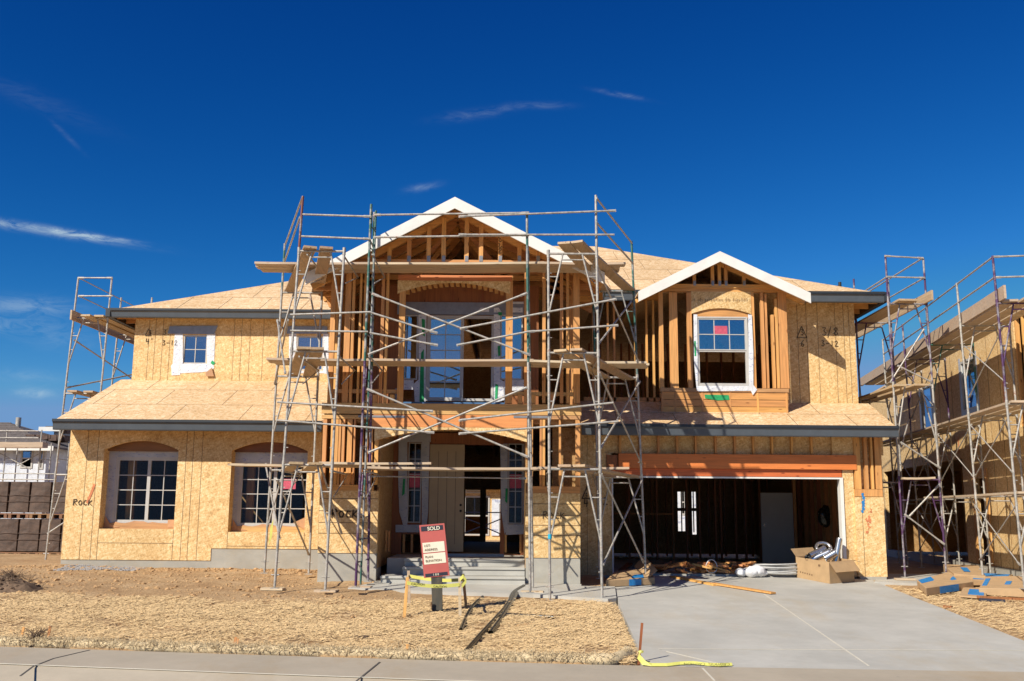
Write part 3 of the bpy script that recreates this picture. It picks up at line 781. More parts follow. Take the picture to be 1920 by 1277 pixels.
for y in np.arange(rc.y+.3, 32, .6):
    mb.box(rc.x-.9, rc.x-.02, y, y+.04, rc.z-.18, rc.z-.05)
split(mb, 'rafter_tail', M['studx'])
mb = MB()
for px, py, Y in ((1575, 538, 24.5), (1514+60, 544, 24.5)):
    p = W(px, py, Y); mb.tube([p-Vector((0, 0, .3)), p+Vector((0, 0, .12))], .04, 8)
split(mb, 'vent_pipe', M['black'])

# ---- right upper wall (Y 23.2)
YR = 23.2
rx0, rx1 = X(1483, 660, YR), X(1605, 660, YR)
rz0, rz1 = Z(1550, 765, YR)-.2, Z(1550, 562, YR)
mb = MB(); osbwall(rx0-.1, rx1, rz0, rz1, YR, YR+.12, c=mb)
for p in (1497, 1514, 1535, 1568, 1584, 1594): vseams(mb, [X(p, 660, YR)], rz0, rz1, YR, w_=.009)
part(mb, 'wall', OS)
mb = MB(); mb.box(rx1-.1, rx1+.002, YR+.121, 33.5, rz0, rz1); part(mb, 'side_wall', M['osb_side'])
mb = MB(); mb.box(-2, X(1240, 600, YR), YR+.02, YR+.1, Z(1150, 562, YR), Z(1150, 548, YR)); part(mb, 'top_plate', M['studx'])
for px in (1112, 1140, 1152, 1192, 1213, 1226, 1238):
    stud(px, 562, 762, YR, .045)
hboard(1095, 1240, 745, 757, YR, .06, name='sill_plate')
# ---- bump-out with dormer gable
YB = 22.42; YF = 21.92
bx0, bx1 = X(1240, 650, YB), X(1477, 650, YB)
for px0, px1, y0, y1 in ((1236, 1244, 548, 728), (1256, 1271, 548, 728), (1289, 1298, 548, 728), (1409, 1416, 548, 728),
                         (1428, 1434, 548, 728), (1436, 1440, 552, 728), (1448, 1453, 590, 728), (1455, 1460, 560, 728), (1461, 1477, 548, 728)):
    studr(px0, px1, y0, y1, YB, .09)
for y in (22.75, 22.95): 
    mb = MB(); mb.box(bx1-.09, bx1-.05, y, y+.06, Z(1470, 728, YB), Z(1470, 548, YB)); part(mb, 'stud', M['stud'])
hboard(1238, 1480, 533, 540, YB-.03, .14, name='top_plate'); hboard(1238, 1480, 540.5, 547, YB, .10, name='top_plate')
hboard(1238, 1479, 728, 735, YB-.02, .2, 'timberx', 'sill_plate')
for y0, y1 in ((736, 749), (750, 762), (763, 775)): hboard(1240, 1478, y0, y1, YB+.0, .05, 'studx', 'base_board')
mb = MB()
for px in (1242, 1266, 1317, 1369, 1421, 1475): x = X(px, 755, YB); mb.box(x-.02, x+.02, YB-.006, YB+.02, Z(px, 775, YB), Z(px, 736, YB))
split(mb, 'cripple_stud', M['stud'])
mb = MB(); mb.prism_y(ppoly([(1321, 740), (1366, 741), (1368, 750), (1345, 751), (1322, 747)], YB), YB-.010, YB-.007); part(mb, 'paint_patch', M['green'])
# arched panel over the dormer window
x0, x1 = X(1296, 570, YB), X(1408, 570, YB)
mb = MB(); mb.prism_y(arch(x0, x1, Z(1350, 589, YB), Z(1350, 547, YB), Z(1350, 578, YB)), YB-.012, YB+.02); part(mb, 'arch_panel', M['osb'])
mb = MB(); mb.prism_y(arch(x0+.05, x1-.05, Z(1350, 596, YB), Z(1350, 575, YB), Z(1350, 594, YB)), YB+.03, YB+.10); part(mb, 'arch_header', M['studx'])
# printed stamp on the arched panel
mb = MB(); rs = random.Random(21); x = x0+.04
while x < x1-.06:
    w_ = rs.uniform(.012, .03); z = Z(1350, 566, YB)+rs.uniform(-.01, .01)
    if rs.random() > .2: mb.box(x, x+w_*.45, YB-.0145, YB-.011, z, z+rs.uniform(.05, .1)); mb.box(x, x+w_, YB-.0142, YB-.011, z+.03, z+.045)
    x += w_+.014
part(mb, 'board_stamp', M['card_d'])
wx0, wx1 = X(1306, 660, YB), X(1403, 660, YB); wz0, wz1, wzm = Z(1350, 724, YB), Z(1350, 594, YB), Z(1350, 657, YB)
dw = window('window', wx0, wx1, wz0, wz1, YB-.015, 3, 2, [(wx0+.03, wx1-.03, wzm-.01, wz1-.03, 3, 2, True), (wx0+.03, wx1-.03, wz0+.03, wzm, 1, 1, False)], .035, 'glass_sky', 'single hung window with its lower sash open')
mb = MB(); mb.box(X(1338, 620, YB), X(1364, 620, YB), YB+.012, YB+.02, Z(1350, 628, YB), Z(1350, 611, YB)); part(mb, 'sticker', M['pink'], dw)
mb = MB()
for poly, k in (([(1300, 590), (1307, 590), (1308, 724), (1312, 734), (1306, 733), (1301, 680)], 0), ([(1402, 590), (1409, 591), (1412, 660), (1412, 722), (1419, 731), (1411, 741), (1406, 730), (1404, 722)], .002),
             ([(1306, 724), (1404, 724), (1412, 724), (1409, 733), (1309, 734)], .004)):
    mb.prism_y(ppoly(poly, YB), YB-.03-k, YB-.02-k)
part(mb, 'flashing_tape', M['tape_lit'])
mb = MB(); mb.prism_y(ppoly([(1301, 640), (1304, 640), (1305, 668), (1302, 668)], YB), YB-.034, YB-.0305); part(mb, 'paint_spot', M['green'])
# dormer roof and fascia
def gable_fascia(pk, le, re, Y, h, th=.045, name='barge_board'):
    mb = MB(); P, L_, R_ = [W(p[0], p[1], Y) for p in (pk, le, re)]
    for a_, b_ in ((L_, P), (P, R_)):
        mb.prism_y([(a_.x, a_.z), (b_.x, b_.z), (b_.x, b_.z-h), (a_.x, a_.z-h)], Y, Y+th)
    part(mb, name, M['white'])
    return P, L_, R_
P, L_, R_ = gable_fascia((1350, 471), (1197, 546), (1520, 549), YF, .235)
mb = MB()
for a_, b_ in ((L_, P), (P, R_)):
    a2, b3 = Vector(a_), Vector(b_)
    mb.slab([(a2.x, YF+.046, a2.z-.006), (b3.x, YF+.046, b3.z-.006), (b3.x, 27, b3.z-.006), (a2.x, 27, a2.z-.006)], .03)
part(mb, 'dormer_roof', M['osb_roof'])
for px, y0 in ((1302, 515), (1336, 496), (1349, 493), (1361, 496), (1395, 513)): studr(px-3, px+3, y0, 533, YB, .09)
mb = MB()
for a_, b_ in ((L_, P), (P, R_)): mb.beam(Vector((a_.x, YB+.05, a_.z-.12)), Vector((b_.x, YB+.05, b_.z-.12)), .09, .09)
part(mb, 'rafter', M['studx'])
mb = MB(); 
for px in (1302, 1336, 1349, 1361, 1395): mb.box(X(px, 530, YB)-.03, X(px, 530, YB)+.03, YB-.034, YB-.031, Z(px, 536, YB), Z(px, 527, YB))
split(mb, 'truss_plate', M['sheet'])
# lookout at the right end of the dormer eave
# ---- right lower roof
RE = 21.45; rez = Z(1385, 799, RE)+.01; rt = Z(1550, 756, YR)
gx0, gx1 = X(1090, 798, RE), X(1681, 800, RE)
mb = MB(); mb.slab([(gx0, RE, rez), (gx1, RE, rez), (gx1+.05, YR, rt), (gx0, YR, rt)], .03)
p_ = .5
for v in (.5,): mb.beam(onroof(0, v, gx0, gx1, RE, rez, YR, rt), onroof(1, v, gx0, gx1, RE, rez, YR, rt), .012, .006, m=1)
for u in (.12, .31, .5, .69, .88): mb.beam(onroof(u, 0, gx0, gx1, RE, rez, YR, rt), onroof(u, .5, gx0, gx1, RE, rez, YR, rt), .012, .006, m=1)
for u in (.2, .4, .6, .8): mb.beam(onroof(u, .5, gx0, gx1, RE, rez, YR, rt), onroof(u, 1, gx0, gx1, RE, rez, YR, rt), .012, .006, m=1)
part(mb, 'lower_roof', [M['osb_roof'], M['seam']])
gutter(gx0, gx1+.01, RE, rez-.005, .22)
mb = MB(); mb.prism_x([(RE+.02, rez-.03), (YR, rt-.03), (YR, rt-.19), (RE+.02, rez-.19)], gx1-.04, gx1); part(mb, 'rake_board', M['gutter_d'])

# ---- garage front (Y 22)
YG = 22.0
gl, gr_ = X(1150, 990, YG), X(1578, 990, YG); gt = Z(1370, 894, YG)
hz0, hz1 = Z(1370, 852, YG), Z(1370, 800, YG)+.1
mb = MB(); mb.box(X(1085, 950, YG), X(1660, 860, YG), YG+.10, YG+.13, hz0+.01, hz1)      # sheathing behind cripples
mb.box(X(1085, 950, YG), gl-.03, YG, YG+.13, -.02, hz0); 
vseams(mb, [X(p, 950, YG) for p in (1101, 1126)], 0, hz0, YG)
part(mb, 'wall', OS)
mb = MB(); mb.box(X(1085, 950, YG), X(1136, 950, YG), YG-.001, YG+.099, hz0+.001, hz1); vseams(mb, [X(1101, 840, YG), X(1119, 840, YG)], hz0, hz1, YG-.002); part(mb, 'wall', OS)
for px in (1163, 1200, 1235, 1270, 1305, 1342, 1378, 1413, 1448, 1485, 1522):
    stud(px, 812, 851, YG, .045, .095)
hboard(1137, 1158, 853, 879, YG-.03, .1, 'studr', 'header')
hboard(1160, 1606, 852, 879, YG-.07, .16, 'glulam', 'garage_beam', label='orange laminated beam over the garage opening')
hboard(1137, 1578, 879.5, 893, YG+.0, .1, 'glulam', 'header')
mb = MB(); mb.box(gl-.0, gr_-.001, YG-.02, YG+.02, gt-.035, gt); mb.box(gr_, gr_+.07, YG-.03, YG+.16, .0, gt); mb.box(gl-.03, gl+.0, YG-.02, YG+.12, 0, gt)
split(mb, 'door_jamb', M['white'])
# right pier
mb = MB(); mb.box(gr_+.071, X(1604, 980, YG), YG, YG+.12, .0, Z(1590, 880, YG)-.001)
mb.box(X(1604, 1000, YG), X(1658, 1000, YG), YG-.06, YG+.06, .0, Z(1630, 932, YG))
vseams(mb, [X(1617, 1000, YG)], .0, Z(1630, 932, YG), YG-.06)
mb.box(X(1560, 840, YG), X(1604, 840, YG), YG-.001, YG+.1, hz0+.001, hz1)
part(mb, 'wall', OS)
for px0, px1 in ((1602, 1613), (1621, 1627), (1633, 1637), (1641, 1652)): studr(px0, px1, 812, 917, YG-.05, .1)
mb = MB(); mb.box(X(1610, 860, YG), X(1656, 860, YG), YG+.101, YG+.13, Z(1630, 932, YG), hz1); part(mb, 'wall', M['osb'])
hboard(1603, 1655, 917.5, 931, YG-.055, .1, 'stud', 'blocking')
mb = MB(); mb.box(X(1610, 1079, YG), X(1659, 1079, YG), YG-.10, YG+.2, -.15, .0); mb.box(X(1085, 1079, YG), gl-.03, YG-.001, YG+.2, -.3, -.021); part(mb, 'foundation', M['concrete'])
hx = X(1657, 950, YG)
mb = MB(); mb.box(hx-.1, hx, YG+.131, 33.5, -.1, 3.4); part(mb, 'side_wall', M['osb_side'])
# garage interior
mb = MB(); mb.box(1.6, hx-.1, YG+.13, 29.0, -.2, .012); part(mb, 'garage_floor', M['drive'])
YK = 28.5
door_o = [X(1494, 980, YK), X(1512, 980, YK), .012, 2.1]
gw1 = [X(1271, 960, YK), X(1286, 960, YK), Z(1280, 996, YK), Z(1280, 922, YK)]
gw2 = [X(1294, 960, YK), X(1306, 960, YK), Z(1300, 1006, YK), Z(1300, 922, YK)]
for i, px in enumerate((1175, 1222, 1250, 1296, 1330, 1360, 1410, 1440, 1520)):
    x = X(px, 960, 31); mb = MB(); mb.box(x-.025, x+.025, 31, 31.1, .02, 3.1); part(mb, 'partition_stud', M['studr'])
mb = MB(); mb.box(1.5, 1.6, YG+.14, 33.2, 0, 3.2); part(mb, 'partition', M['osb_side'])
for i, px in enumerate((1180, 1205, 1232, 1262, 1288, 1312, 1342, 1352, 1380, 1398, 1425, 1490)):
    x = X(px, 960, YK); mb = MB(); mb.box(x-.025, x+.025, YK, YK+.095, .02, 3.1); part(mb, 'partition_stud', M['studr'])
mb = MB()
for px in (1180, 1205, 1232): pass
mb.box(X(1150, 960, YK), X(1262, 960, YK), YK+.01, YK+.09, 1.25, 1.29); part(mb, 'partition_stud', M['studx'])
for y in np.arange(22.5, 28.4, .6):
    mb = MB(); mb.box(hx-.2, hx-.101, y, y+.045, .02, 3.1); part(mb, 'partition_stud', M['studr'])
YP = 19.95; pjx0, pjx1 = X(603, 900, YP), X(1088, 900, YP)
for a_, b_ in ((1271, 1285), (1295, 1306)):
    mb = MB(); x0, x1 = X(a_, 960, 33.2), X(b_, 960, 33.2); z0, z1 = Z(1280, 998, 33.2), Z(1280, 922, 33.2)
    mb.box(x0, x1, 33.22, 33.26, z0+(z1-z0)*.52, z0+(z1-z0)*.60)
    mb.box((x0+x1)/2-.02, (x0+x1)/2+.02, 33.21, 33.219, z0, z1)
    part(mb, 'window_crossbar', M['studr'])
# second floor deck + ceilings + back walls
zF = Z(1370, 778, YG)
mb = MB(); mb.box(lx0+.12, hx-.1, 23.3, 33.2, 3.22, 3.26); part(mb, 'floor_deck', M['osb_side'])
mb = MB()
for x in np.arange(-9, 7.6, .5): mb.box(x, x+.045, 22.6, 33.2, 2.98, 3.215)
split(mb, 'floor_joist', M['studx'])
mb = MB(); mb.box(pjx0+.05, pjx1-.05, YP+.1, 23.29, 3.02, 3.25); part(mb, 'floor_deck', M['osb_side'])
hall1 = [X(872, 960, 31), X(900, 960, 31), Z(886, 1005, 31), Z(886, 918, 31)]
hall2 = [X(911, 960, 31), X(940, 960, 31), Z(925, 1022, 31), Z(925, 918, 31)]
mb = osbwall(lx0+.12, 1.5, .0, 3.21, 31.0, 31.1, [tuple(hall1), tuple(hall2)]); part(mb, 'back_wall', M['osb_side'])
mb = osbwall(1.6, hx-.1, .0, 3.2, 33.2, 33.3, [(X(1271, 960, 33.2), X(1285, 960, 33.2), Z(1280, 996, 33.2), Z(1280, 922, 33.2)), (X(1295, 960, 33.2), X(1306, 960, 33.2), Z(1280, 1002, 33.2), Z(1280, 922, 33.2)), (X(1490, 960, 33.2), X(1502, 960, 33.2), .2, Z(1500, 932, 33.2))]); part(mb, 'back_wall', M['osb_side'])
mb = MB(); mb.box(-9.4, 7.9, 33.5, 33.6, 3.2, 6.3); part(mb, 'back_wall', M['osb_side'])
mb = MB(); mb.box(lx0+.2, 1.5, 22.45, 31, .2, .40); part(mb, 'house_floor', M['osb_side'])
for px in (885, 905, 960, 990):   # hall studs
    x = X(px, 960, 27); 
# upper interior partitions
for i, px in enumerate((1105, 1125, 1165, 1180, 1205, 1252, 1285, 1325, 1352, 1375, 1425)):
    x = X(px, 650, 27.5); mb = MB(); mb.box(x-.025, x+.025, 27.5, 27.6, 3.26, 5.9); part(mb, 'partition_stud', M['studr'])

# ---- central projection (front plane Y 19.6)
zbm = Z(850, 777, YP)
# ground floor piers
def pier(a, b_, yt, yb_, ybase, seams):
    x0, x1 = X(a, 980, YP), X(b_, 980, YP); zt, z0 = Z((a+b_)/2, yt, YP), Z((a+b_)/2, yb_, YP)
    mb = MB(); mb.box(x0, x1, YP-.02, YP+.12, z0, zt)
    for s_ in seams: z = Z((a+b_)/2, s_, YP); mb.box(x0, x1, YP-.023, YP-.018, z-.006, z+.006, 1)
    part(mb, 'wall', OS)
    mb = MB(); mb.box(x0+.01, x1-.005, YP-.005, YP+.8, -.35, z0-.001); part(mb, 'foundation', M['concrete'])
    return x0, x1, zt, z0
la, lb_, lzt, lz0 = pier(598, 708, 920, 1037, 1090, (935, 958, 980, 1000))
ra, rb_, rzt, rz0_ = pier(985, 1088, 925, 1046, 1100, (945, 966, 985, 1004))
hboard(603, 700, 909, 920, YP-.015, .12, 'studx', 'sill_plate'); hboard(989, 1088, 912, 925, YP-.015, .12, 'studx', 'sill_plate')
for a_, b_ in ((604, 611), (619, 626), (627, 633), (634, 638), (640, 645), (650, 659), (662, 665), (676, 680), (686, 689), (693, 698), (702, 709)):
    studr(a_, b_, 786, 909, YP, .09)
for a_, b_ in ((991, 999), (1012, 1016), (1017, 1022), (1048, 1052), (1079, 1088)):
    studr(a_, b_, 787, 912, YP, .09)
hboard(640, 664, 885, 908, YP+.02, .05, 'stud', 'blocking')
hboard(603, 700, 778, 785, YP-.01, .12, 'timberx', 'top_plate'); hboard(989, 1088, 778, 786, YP-.01, .12, 'timberx', 'top_plate')
hboard(603, 1090, 757, 777, YP-.02, .06, 'timberx', 'rim_board')
hboard(700, 988, 778, 801, YP-.012, .09, 'glulam_p', 'header', label='orange header beam over the porch arch')
mb = MB(); mb.box(X(672, 781, YP), X(760, 781, YP), YP-.022, YP-.018, Z(710, 783, YP), Z(710, 779, YP)); mb.box(X(963, 782, YP), X(1030, 782, YP), YP-.022, YP-.018, Z(1000, 784, YP), Z(1000, 780, YP))
split(mb, 'metal_strap', M['sheet'])
x0, x1 = X(702, 820, YP), X(988, 820, YP)
mb = MB(); mb.prism_y(arch(x0, x1, Z(850, 828, YP), Z(850, 801.5, YP), Z(850, 806, YP), 20), YP-.02, YP+.01)
for p in (745, 840, 930): vseams(mb, [X(p, 810, YP)], Z(850, 808, YP), Z(850, 802, YP), YP-.02)
part(mb, 'porch_arch', OS)
mb = MB(); n = 22
for i in range(n):   # soffit blocks of the arch
    u_ = (i+.5)/n; xx_ = x0+(x1-x0)*u_; z = Z(850, 828, YP)+(Z(850, 806, YP)-Z(850, 828, YP))*(1-(2*u_-1)**2)
    mb.box(xx_-.05, xx_+.05, YP+.012, YP+.35, z+.01, z+.09)
part(mb, 'arch_blocking', M['studx'])
# interior sides of the porch
for x, s_ in ((lb_-.04, 1), (ra+.0, -1)):
    mb = MB(); mb.box(x, x+.04, YP+.121, 22.3, .2, 3.0); part(mb, 'porch_side_wall', M['osb_side'])
mb = MB(); mb.box(la, la+.04, YP+.121, 23.2, .2, 3.2); part(mb, 'side_wall', M['osb_side'])
mb = MB(); mb.box(rb_-.04, rb_, YP+.121, 23.2, -.1, 3.2); part(mb, 'side_wall', M['osb_side'])
# outside of the pier sheathing seen through studs
mb = MB(); mb.box(la+.05, lb_-.05, 21.2, 21.25, .3, 3.0); part(mb, 'partition', M['osb_side'])
mb = MB(); mb.box(ra+.55, rb_-.05, 20.6, 20.65, .3, 3.0); part(mb, 'partition', M['osb_side'])
# porch floor and steps
sp = [X(713, 1080, 19.55), X(985, 1080, 19.55)]; zp = Z(850, 1048, 20.35)
mb = MB(); zg = -.12
mb.box(X(757, 1055, 20.10), sp[1]-.001, 20.27, 22.4, zg, zp); mb.box(sp[0], X(757, 1055, 20.10)-.001, 20.55, 22.4, zg, zp)
st1, st2 = zg+(zp-zg)*.40, zg+(zp-zg)*.72
mb.box(sp[0], sp[1]-.002, 19.63, 20.269, zg-.1, st1); mb.box(X(757, 1055, 20.10), sp[1]-.003, 19.95, 20.268, st1+.001, st2)
for z, y, xa in ((st1, 19.63, sp[0]), (st2, 19.95, X(757, 1055, 20.10)), (zp, 20.27, X(757, 1055, 20.10))):
    mb.box(xa-.01, sp[1]-.004, y-.025, y-.0005, z-.045, z+.001)
part(mb, 'porch_steps', M['drive'], bevel=.006)
# door wall (Y 22.3)
YD = 22.3
dzt = Z(870, 834, YD); x805, x870, x938 = X(805, 935, YD), X(870, 935, YD), X(938, 935, YD)
def P2(px, py): return X(px, py, YD), Z(px, py, YD)
s1 = (X(765, 900, YD), X(790, 900, YD), Z(777, 980, YD), Z(777, 830, YD)); s2 = (X(953, 900, YD), X(980, 900, YD), Z(966, 982, YD), Z(966, 832, YD))
mb = osbwall(lb_, ra+.2, zp, 3.0, YD, YD+.1, [s1, s2, (x805, x938, 0.2, dzt), (X(752, 1020, YD), X(800, 1020, YD), zp+.01, Z(777, 1002, YD)), (X(945, 1020, YD), X(976, 1020, YD), zp+.01, Z(960, 1002, YD))])
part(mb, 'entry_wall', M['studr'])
hboard(808, 945, 812, 832, YD-.03, .08, 'studr', 'header')
for s_ in (s1, s2): window('sidelight', s_[0], s_[1], s_[2], s_[3], YD-.02, 2, 5, None, .02, 'glass_dk', 'narrow sidelight window beside the front door')
mb = MB()
for poly, k in (([(748, 822), (764, 822), (764, 984), (756, 984), (749, 960), (747, 900)], 0), ([(791, 822), (806, 822), (803, 960), (800, 986), (791, 986)], .002),
             ([(742, 984), (803, 984), (802, 998), (742, 998)], .004), ([(748, 812), (808, 812), (808, 829), (748, 829)], .005),
             ([(938, 836), (943, 832), (952, 832), (952, 990), (946, 1002), (940, 960)], 0), ([(981, 832), (992, 832), (992, 1000), (981, 1000)], .002), ([(950, 983), (990, 983), (990, 1001), (948, 1003)], .004)):
    mb.prism_y(ppoly(poly, YD), YD-.030-k, YD-.022-k)
part(mb, 'flashing_tape', M['tape'])
mb = MB(); mb.prism_y(ppoly([(756, 898), (760, 898), (759, 926), (754, 930)], YD), YD-.036, YD-.0315); mb.prism_y(ppoly([(948, 916), (952, 916), (951, 944), (947, 940)], YD), YD-.036, YD-.0315)
split(mb, 'paint_streak', M['green'])
mb = MB()
for s_ in (s1, s2): mb.box(s_[0]+.03, s_[1]-.03, YD+.006, YD+.012, Z(777, 914, YD), Z(777, 888, YD))
part(mb, 'sticker', M['pink'])
mb = MB(); mb.box(x805, x870, YD-.05, YD-.005, Z(838, 1034, YD), dzt)
for i in range(1, 4): x = x805+(x870-x805)*i/4; mb.box(x-.004, x+.004, YD-.053, YD-.049, Z(838, 1020, YD), dzt-.15, 1)
dr = part(mb, 'front_door', [M['door'], M['joint_d']], label='beige primed front door')
mb = MB()
for py in (947, 958): x, z = P2(864, py); mb.tube([(x, YD-.056, z), (x, YD-.050, z)], .028, 12)
split(mb, 'lock_hole', M['black'], dr)
mb = MB(); mb.box(X(806, 1042, 21.4), X(945, 1042, 21.4), 21.35, 21.45, zp+.002, zp+.06); part(mb, 'threshold', M['sheet'])
for px in (757, 772, 790, 948, 976): stud(px, 1002, 1036, YD-.012, .045, .1, 'stud')
for px in (724, 729): stud(px, 995, 1035, 21.0, .03, .05)

# ---- upper projection
zf2 = zbm+.02
for a_, b_ in ((618, 627), (645, 656), (658, 663), (672, 676), (680, 684), (713, 719), (722, 727)):
    studr(a_, b_, 505, 756, YP, .09)
for a_, b_ in ((983, 990), (1017, 1023), (1050, 1056), (1062, 1067), (1075, 1087)):
    studr(a_, b_, 505, 756, YP, .09)
studr(747, 758, 527, 756, YP-.02, .11, name='post'); studr(948, 961, 517, 756, YP-.02, .11, name='post')
hboard(645, 1058, 487, 496, YP-.015, .12, name='top_plate'); hboard(645, 1058, 497, 504, YP, .1, name='top_plate')
hboard(747, 960, 516, 527, YP-.03, .1, 'glulam_p', 'header')
x0, x1 = X(746, 540, YP), X(957, 540, YP)
mb = MB(); mb.prism_y(arch(x0, x1, Z(850, 552, YP), Z(850, 527.5, YP), Z(850, 531, YP), 20), YP-.04, YP-.01); part(mb, 'balcony_arch', M['osb'])
mb = MB()
for i in range(20):
    u_ = (i+.5)/20; xx_ = x0+(x1-x0)*u_; z = Z(850, 552, YP)+(Z(850, 531, YP)-Z(850, 552, YP))*(1-(2*u_-1)**2)
    mb.box(xx_-.035, xx_+.035, YP-.008, YP+.4, z+.01, z+.08)
part(mb, 'arch_blocking', M['studx'])
# side walls in open studs
for side, x in (('l', X(622, 620, YP)), ('r', X(1080, 620, YP))):
    for i, y in enumerate(np.arange(YP+.45, 23.1, .42)):
        mb = MB(); mb.box(x-.045, x+.045, y, y+.04, 3.26, 6.05); part(mb, 'stud', M['stud'])
mb = MB(); xl_ = X(618, 620, YP); mb.box(xl_-.06, xl_-.03, YP+.5, 24.6, 3.2, 6.1); part(mb, 'side_wall', M['osb_side'])
hboard(622, 748, 730, 737, YP+.02, .1, 'timberx', 'rail_board'); hboard(960, 1085, 735, 742, YP+.02, .1, 'timberx', 'rail_board')
for px in (690, 703, 735, 975, 1000, 1035): stud(px, 740, 757, YP+.0, .09, .1)
# balcony door wall Y 21.2
YQ = 21.2
a_, b_ = X(740, 660, YQ), X(985, 660, YQ); zt2 = Z(860, 568, YQ)
mb = osbwall(X(700, 660, YQ), X(1010, 660, YQ), 3.26, 6.1, YQ+.03, YQ+.12, [(X(752, 650, YQ), X(784, 650, YQ), Z(770, 712, YQ), Z(770, 588, YQ)), (X(800, 650, YQ), X(926, 650, YQ), 3.26, Z(860, 592, YQ)), (X(938, 650, YQ), X(980, 650, YQ), Z(960, 712, YQ), Z(960, 588, YQ)), (X(752, 650, YQ), X(775, 650, YQ), Z(765, 748, YQ), Z(765, 732, YQ))])
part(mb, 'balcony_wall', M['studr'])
for px in (760, 800, 850, 905): stud(px, 545, 566, YQ, .05, .03, 'studr')
mb = MB(); mb.box(X(745, 578, YQ), X(982, 578, YQ), YQ-.005, YQ+.029, Z(860, 590, YQ), Z(860, 567, YQ)); part(mb, 'header_wrap', M['sheet'])
mb = MB()
for poly in ([(902, 577), (917, 577), (917, 585), (893, 585)], [(926, 577), (935, 577), (941, 586), (926, 586)], [(957, 577), (980, 577), (980, 586), (958, 586)], [(960, 566), (982, 566), (982, 570), (960, 570)]):
    mb.prism_y(ppoly(poly, YQ), YQ-.012, YQ-.006)
part(mb, 'flashing_tape', M['tape_lit'])
x800, x926 = X(800, 670, YQ), X(926, 670, YQ); xm = X(866, 670, YQ); zq0, zq1 = Z(860, 752, YQ), Z(860, 592, YQ)
window('balcony_door', x800, x926, zq0, zq1, YQ-.02, 1, 1, [(x800+.041, xm, zq0+.041, zq1-.041, 2, 5, True), (xm+.001, x926-.02, zq0+.02, zq1-.03, 1, 1, False)], .04, 'glass_sky', 'sliding balcony door, left leaf glazed and right leaf open')
for lf, rt_ in ((752, 784), (938, 980)):
    window('sidelight', X(lf, 650, YQ), X(rt_, 650, YQ), Z(lf, 712, YQ), Z(lf, 590, YQ), YQ-.01, 1, 1, None, .03, 'glass_sky')
mb = MB()
for poly, k in (([(785, 590), (800, 590), (798, 755), (778, 755), (776, 720), (785, 712)], 0), ([(926, 590), (938, 590), (938, 712), (946, 716), (947, 750), (926, 756)], 0),
             ([(752, 713), (776, 713), (776, 731), (752, 731)], .003), ([(946, 713), (984, 712), (984, 731), (960, 733), (946, 730)], .003)):
    mb.prism_y(ppoly(poly, YQ), YQ-.030-k, YQ-.022-k)
part(mb, 'flashing_tape', M['tape_lit'])
mb = MB()
for poly in ([(791, 598), (797, 600), (797, 632), (792, 628)], [(790, 662), (795, 655), (795, 755), (787, 755), (788, 700)], [(933, 650), (938, 648), (938, 668), (934, 668)], [(929, 720), (934, 722), (932, 752), (928, 750)], [(934, 586), (941, 586), (941, 592), (935, 592)]):
    mb.prism_y(ppoly(poly, YQ), YQ-.040, YQ-.0345)
split(mb, 'paint_streak', M['green'])
mb = MB(); mb.box(X(742, 758, 20.9), X(946, 758, 20.9), 20.7, YQ, Z(850, 761, 20.9), Z(850, 756, 20.9)); part(mb, 'sill_membrane', M['bluef'])
mb = MB(); mb.box(X(740, 740, 20.9), X(754, 740, 20.9), 20.92, 20.93, Z(745, 757, 20.9), Z(745, 728, 20.9)); mb.box(X(946, 740, 20.9), X(957, 740, 20.9), 20.92, 20.93, Z(950, 757, 20.9), Z(950, 728, 20.9)); split(mb, 'flashing_leaf', M['sheet'])
# gable
P, L_, R_ = gable_fascia((853, 369), (573, 512), (1134, 511), YP-.6, .235)
mb = MB()
for a2, b3 in ((L_, P), (P, R_)):
    mb.slab([(a2.x, YP-.554, a2.z-.006), (b3.x, YP-.554, b3.z-.006), (b3.x, 28.5, b3.z-.006), (a2.x, 28.5, a2.z-.006)], .03)
part(mb, 'gable_roof', M['osb_roof'])
for k, y in enumerate((YP+.075, YP+.66, YP+1.27, YP+1.9, YP+2.6)):
    mb = MB()
    for a2, b3 in ((L_, P), (P, R_)): mb.beam(Vector((a2.x, y, a2.z-.13)), Vector((b3.x, y, b3.z-.13)), .045 if k else .1, .13)
    if k:
        zc = Z(850, 492, YP)-.02; mb.beam((L_.x+.6, y, zc), (R_.x-.6, y, zc), .045, .11)
        for u0, u1 in ((-1.9, -1.2), (-1.0, -1.9+.4), (-.9, 0), (.9, 0), (1.0, 1.6), (1.9, 1.2)):
            zt3 = P.z-.14-abs(u1)*.52; mb.beam((P.x+u0, y, zc), (P.x+u1, y, zt3), .04, .09)
    part(mb, 'truss' if k else 'rafter', M['studx'])
for px, y0 in ((730, 462), (767, 442), (804, 424), (832, 408), (875, 406), (902, 419), (938, 438), (974, 455), (1009, 472)):
    studr(px-4, px+4, y0, 487, YP, .09)
mb = MB()
for px in (730, 767, 804, 832, 875, 902, 938, 974, 1009): x = X(px, 484, YP); mb.box(x-.035, x+.035, YP-.022, YP-.017, Z(px, 491, YP), Z(px, 480, YP))
split(mb, 'truss_plate', M['sheet'])
mb = MB(); rs = random.Random(33); 
for i in range(7):
    py = 440+i*5.5; x = X(938, py, YP); z = Z(938, py, YP)
    mb.tube([(x+.03*math.cos(a), YP-.004, z+.022*math.sin(a)) for a in np.linspace(rs.uniform(0, 3), rs.uniform(4, 8), 8)], .007, 5)
part(mb, 'board_stamp', M['ink'])
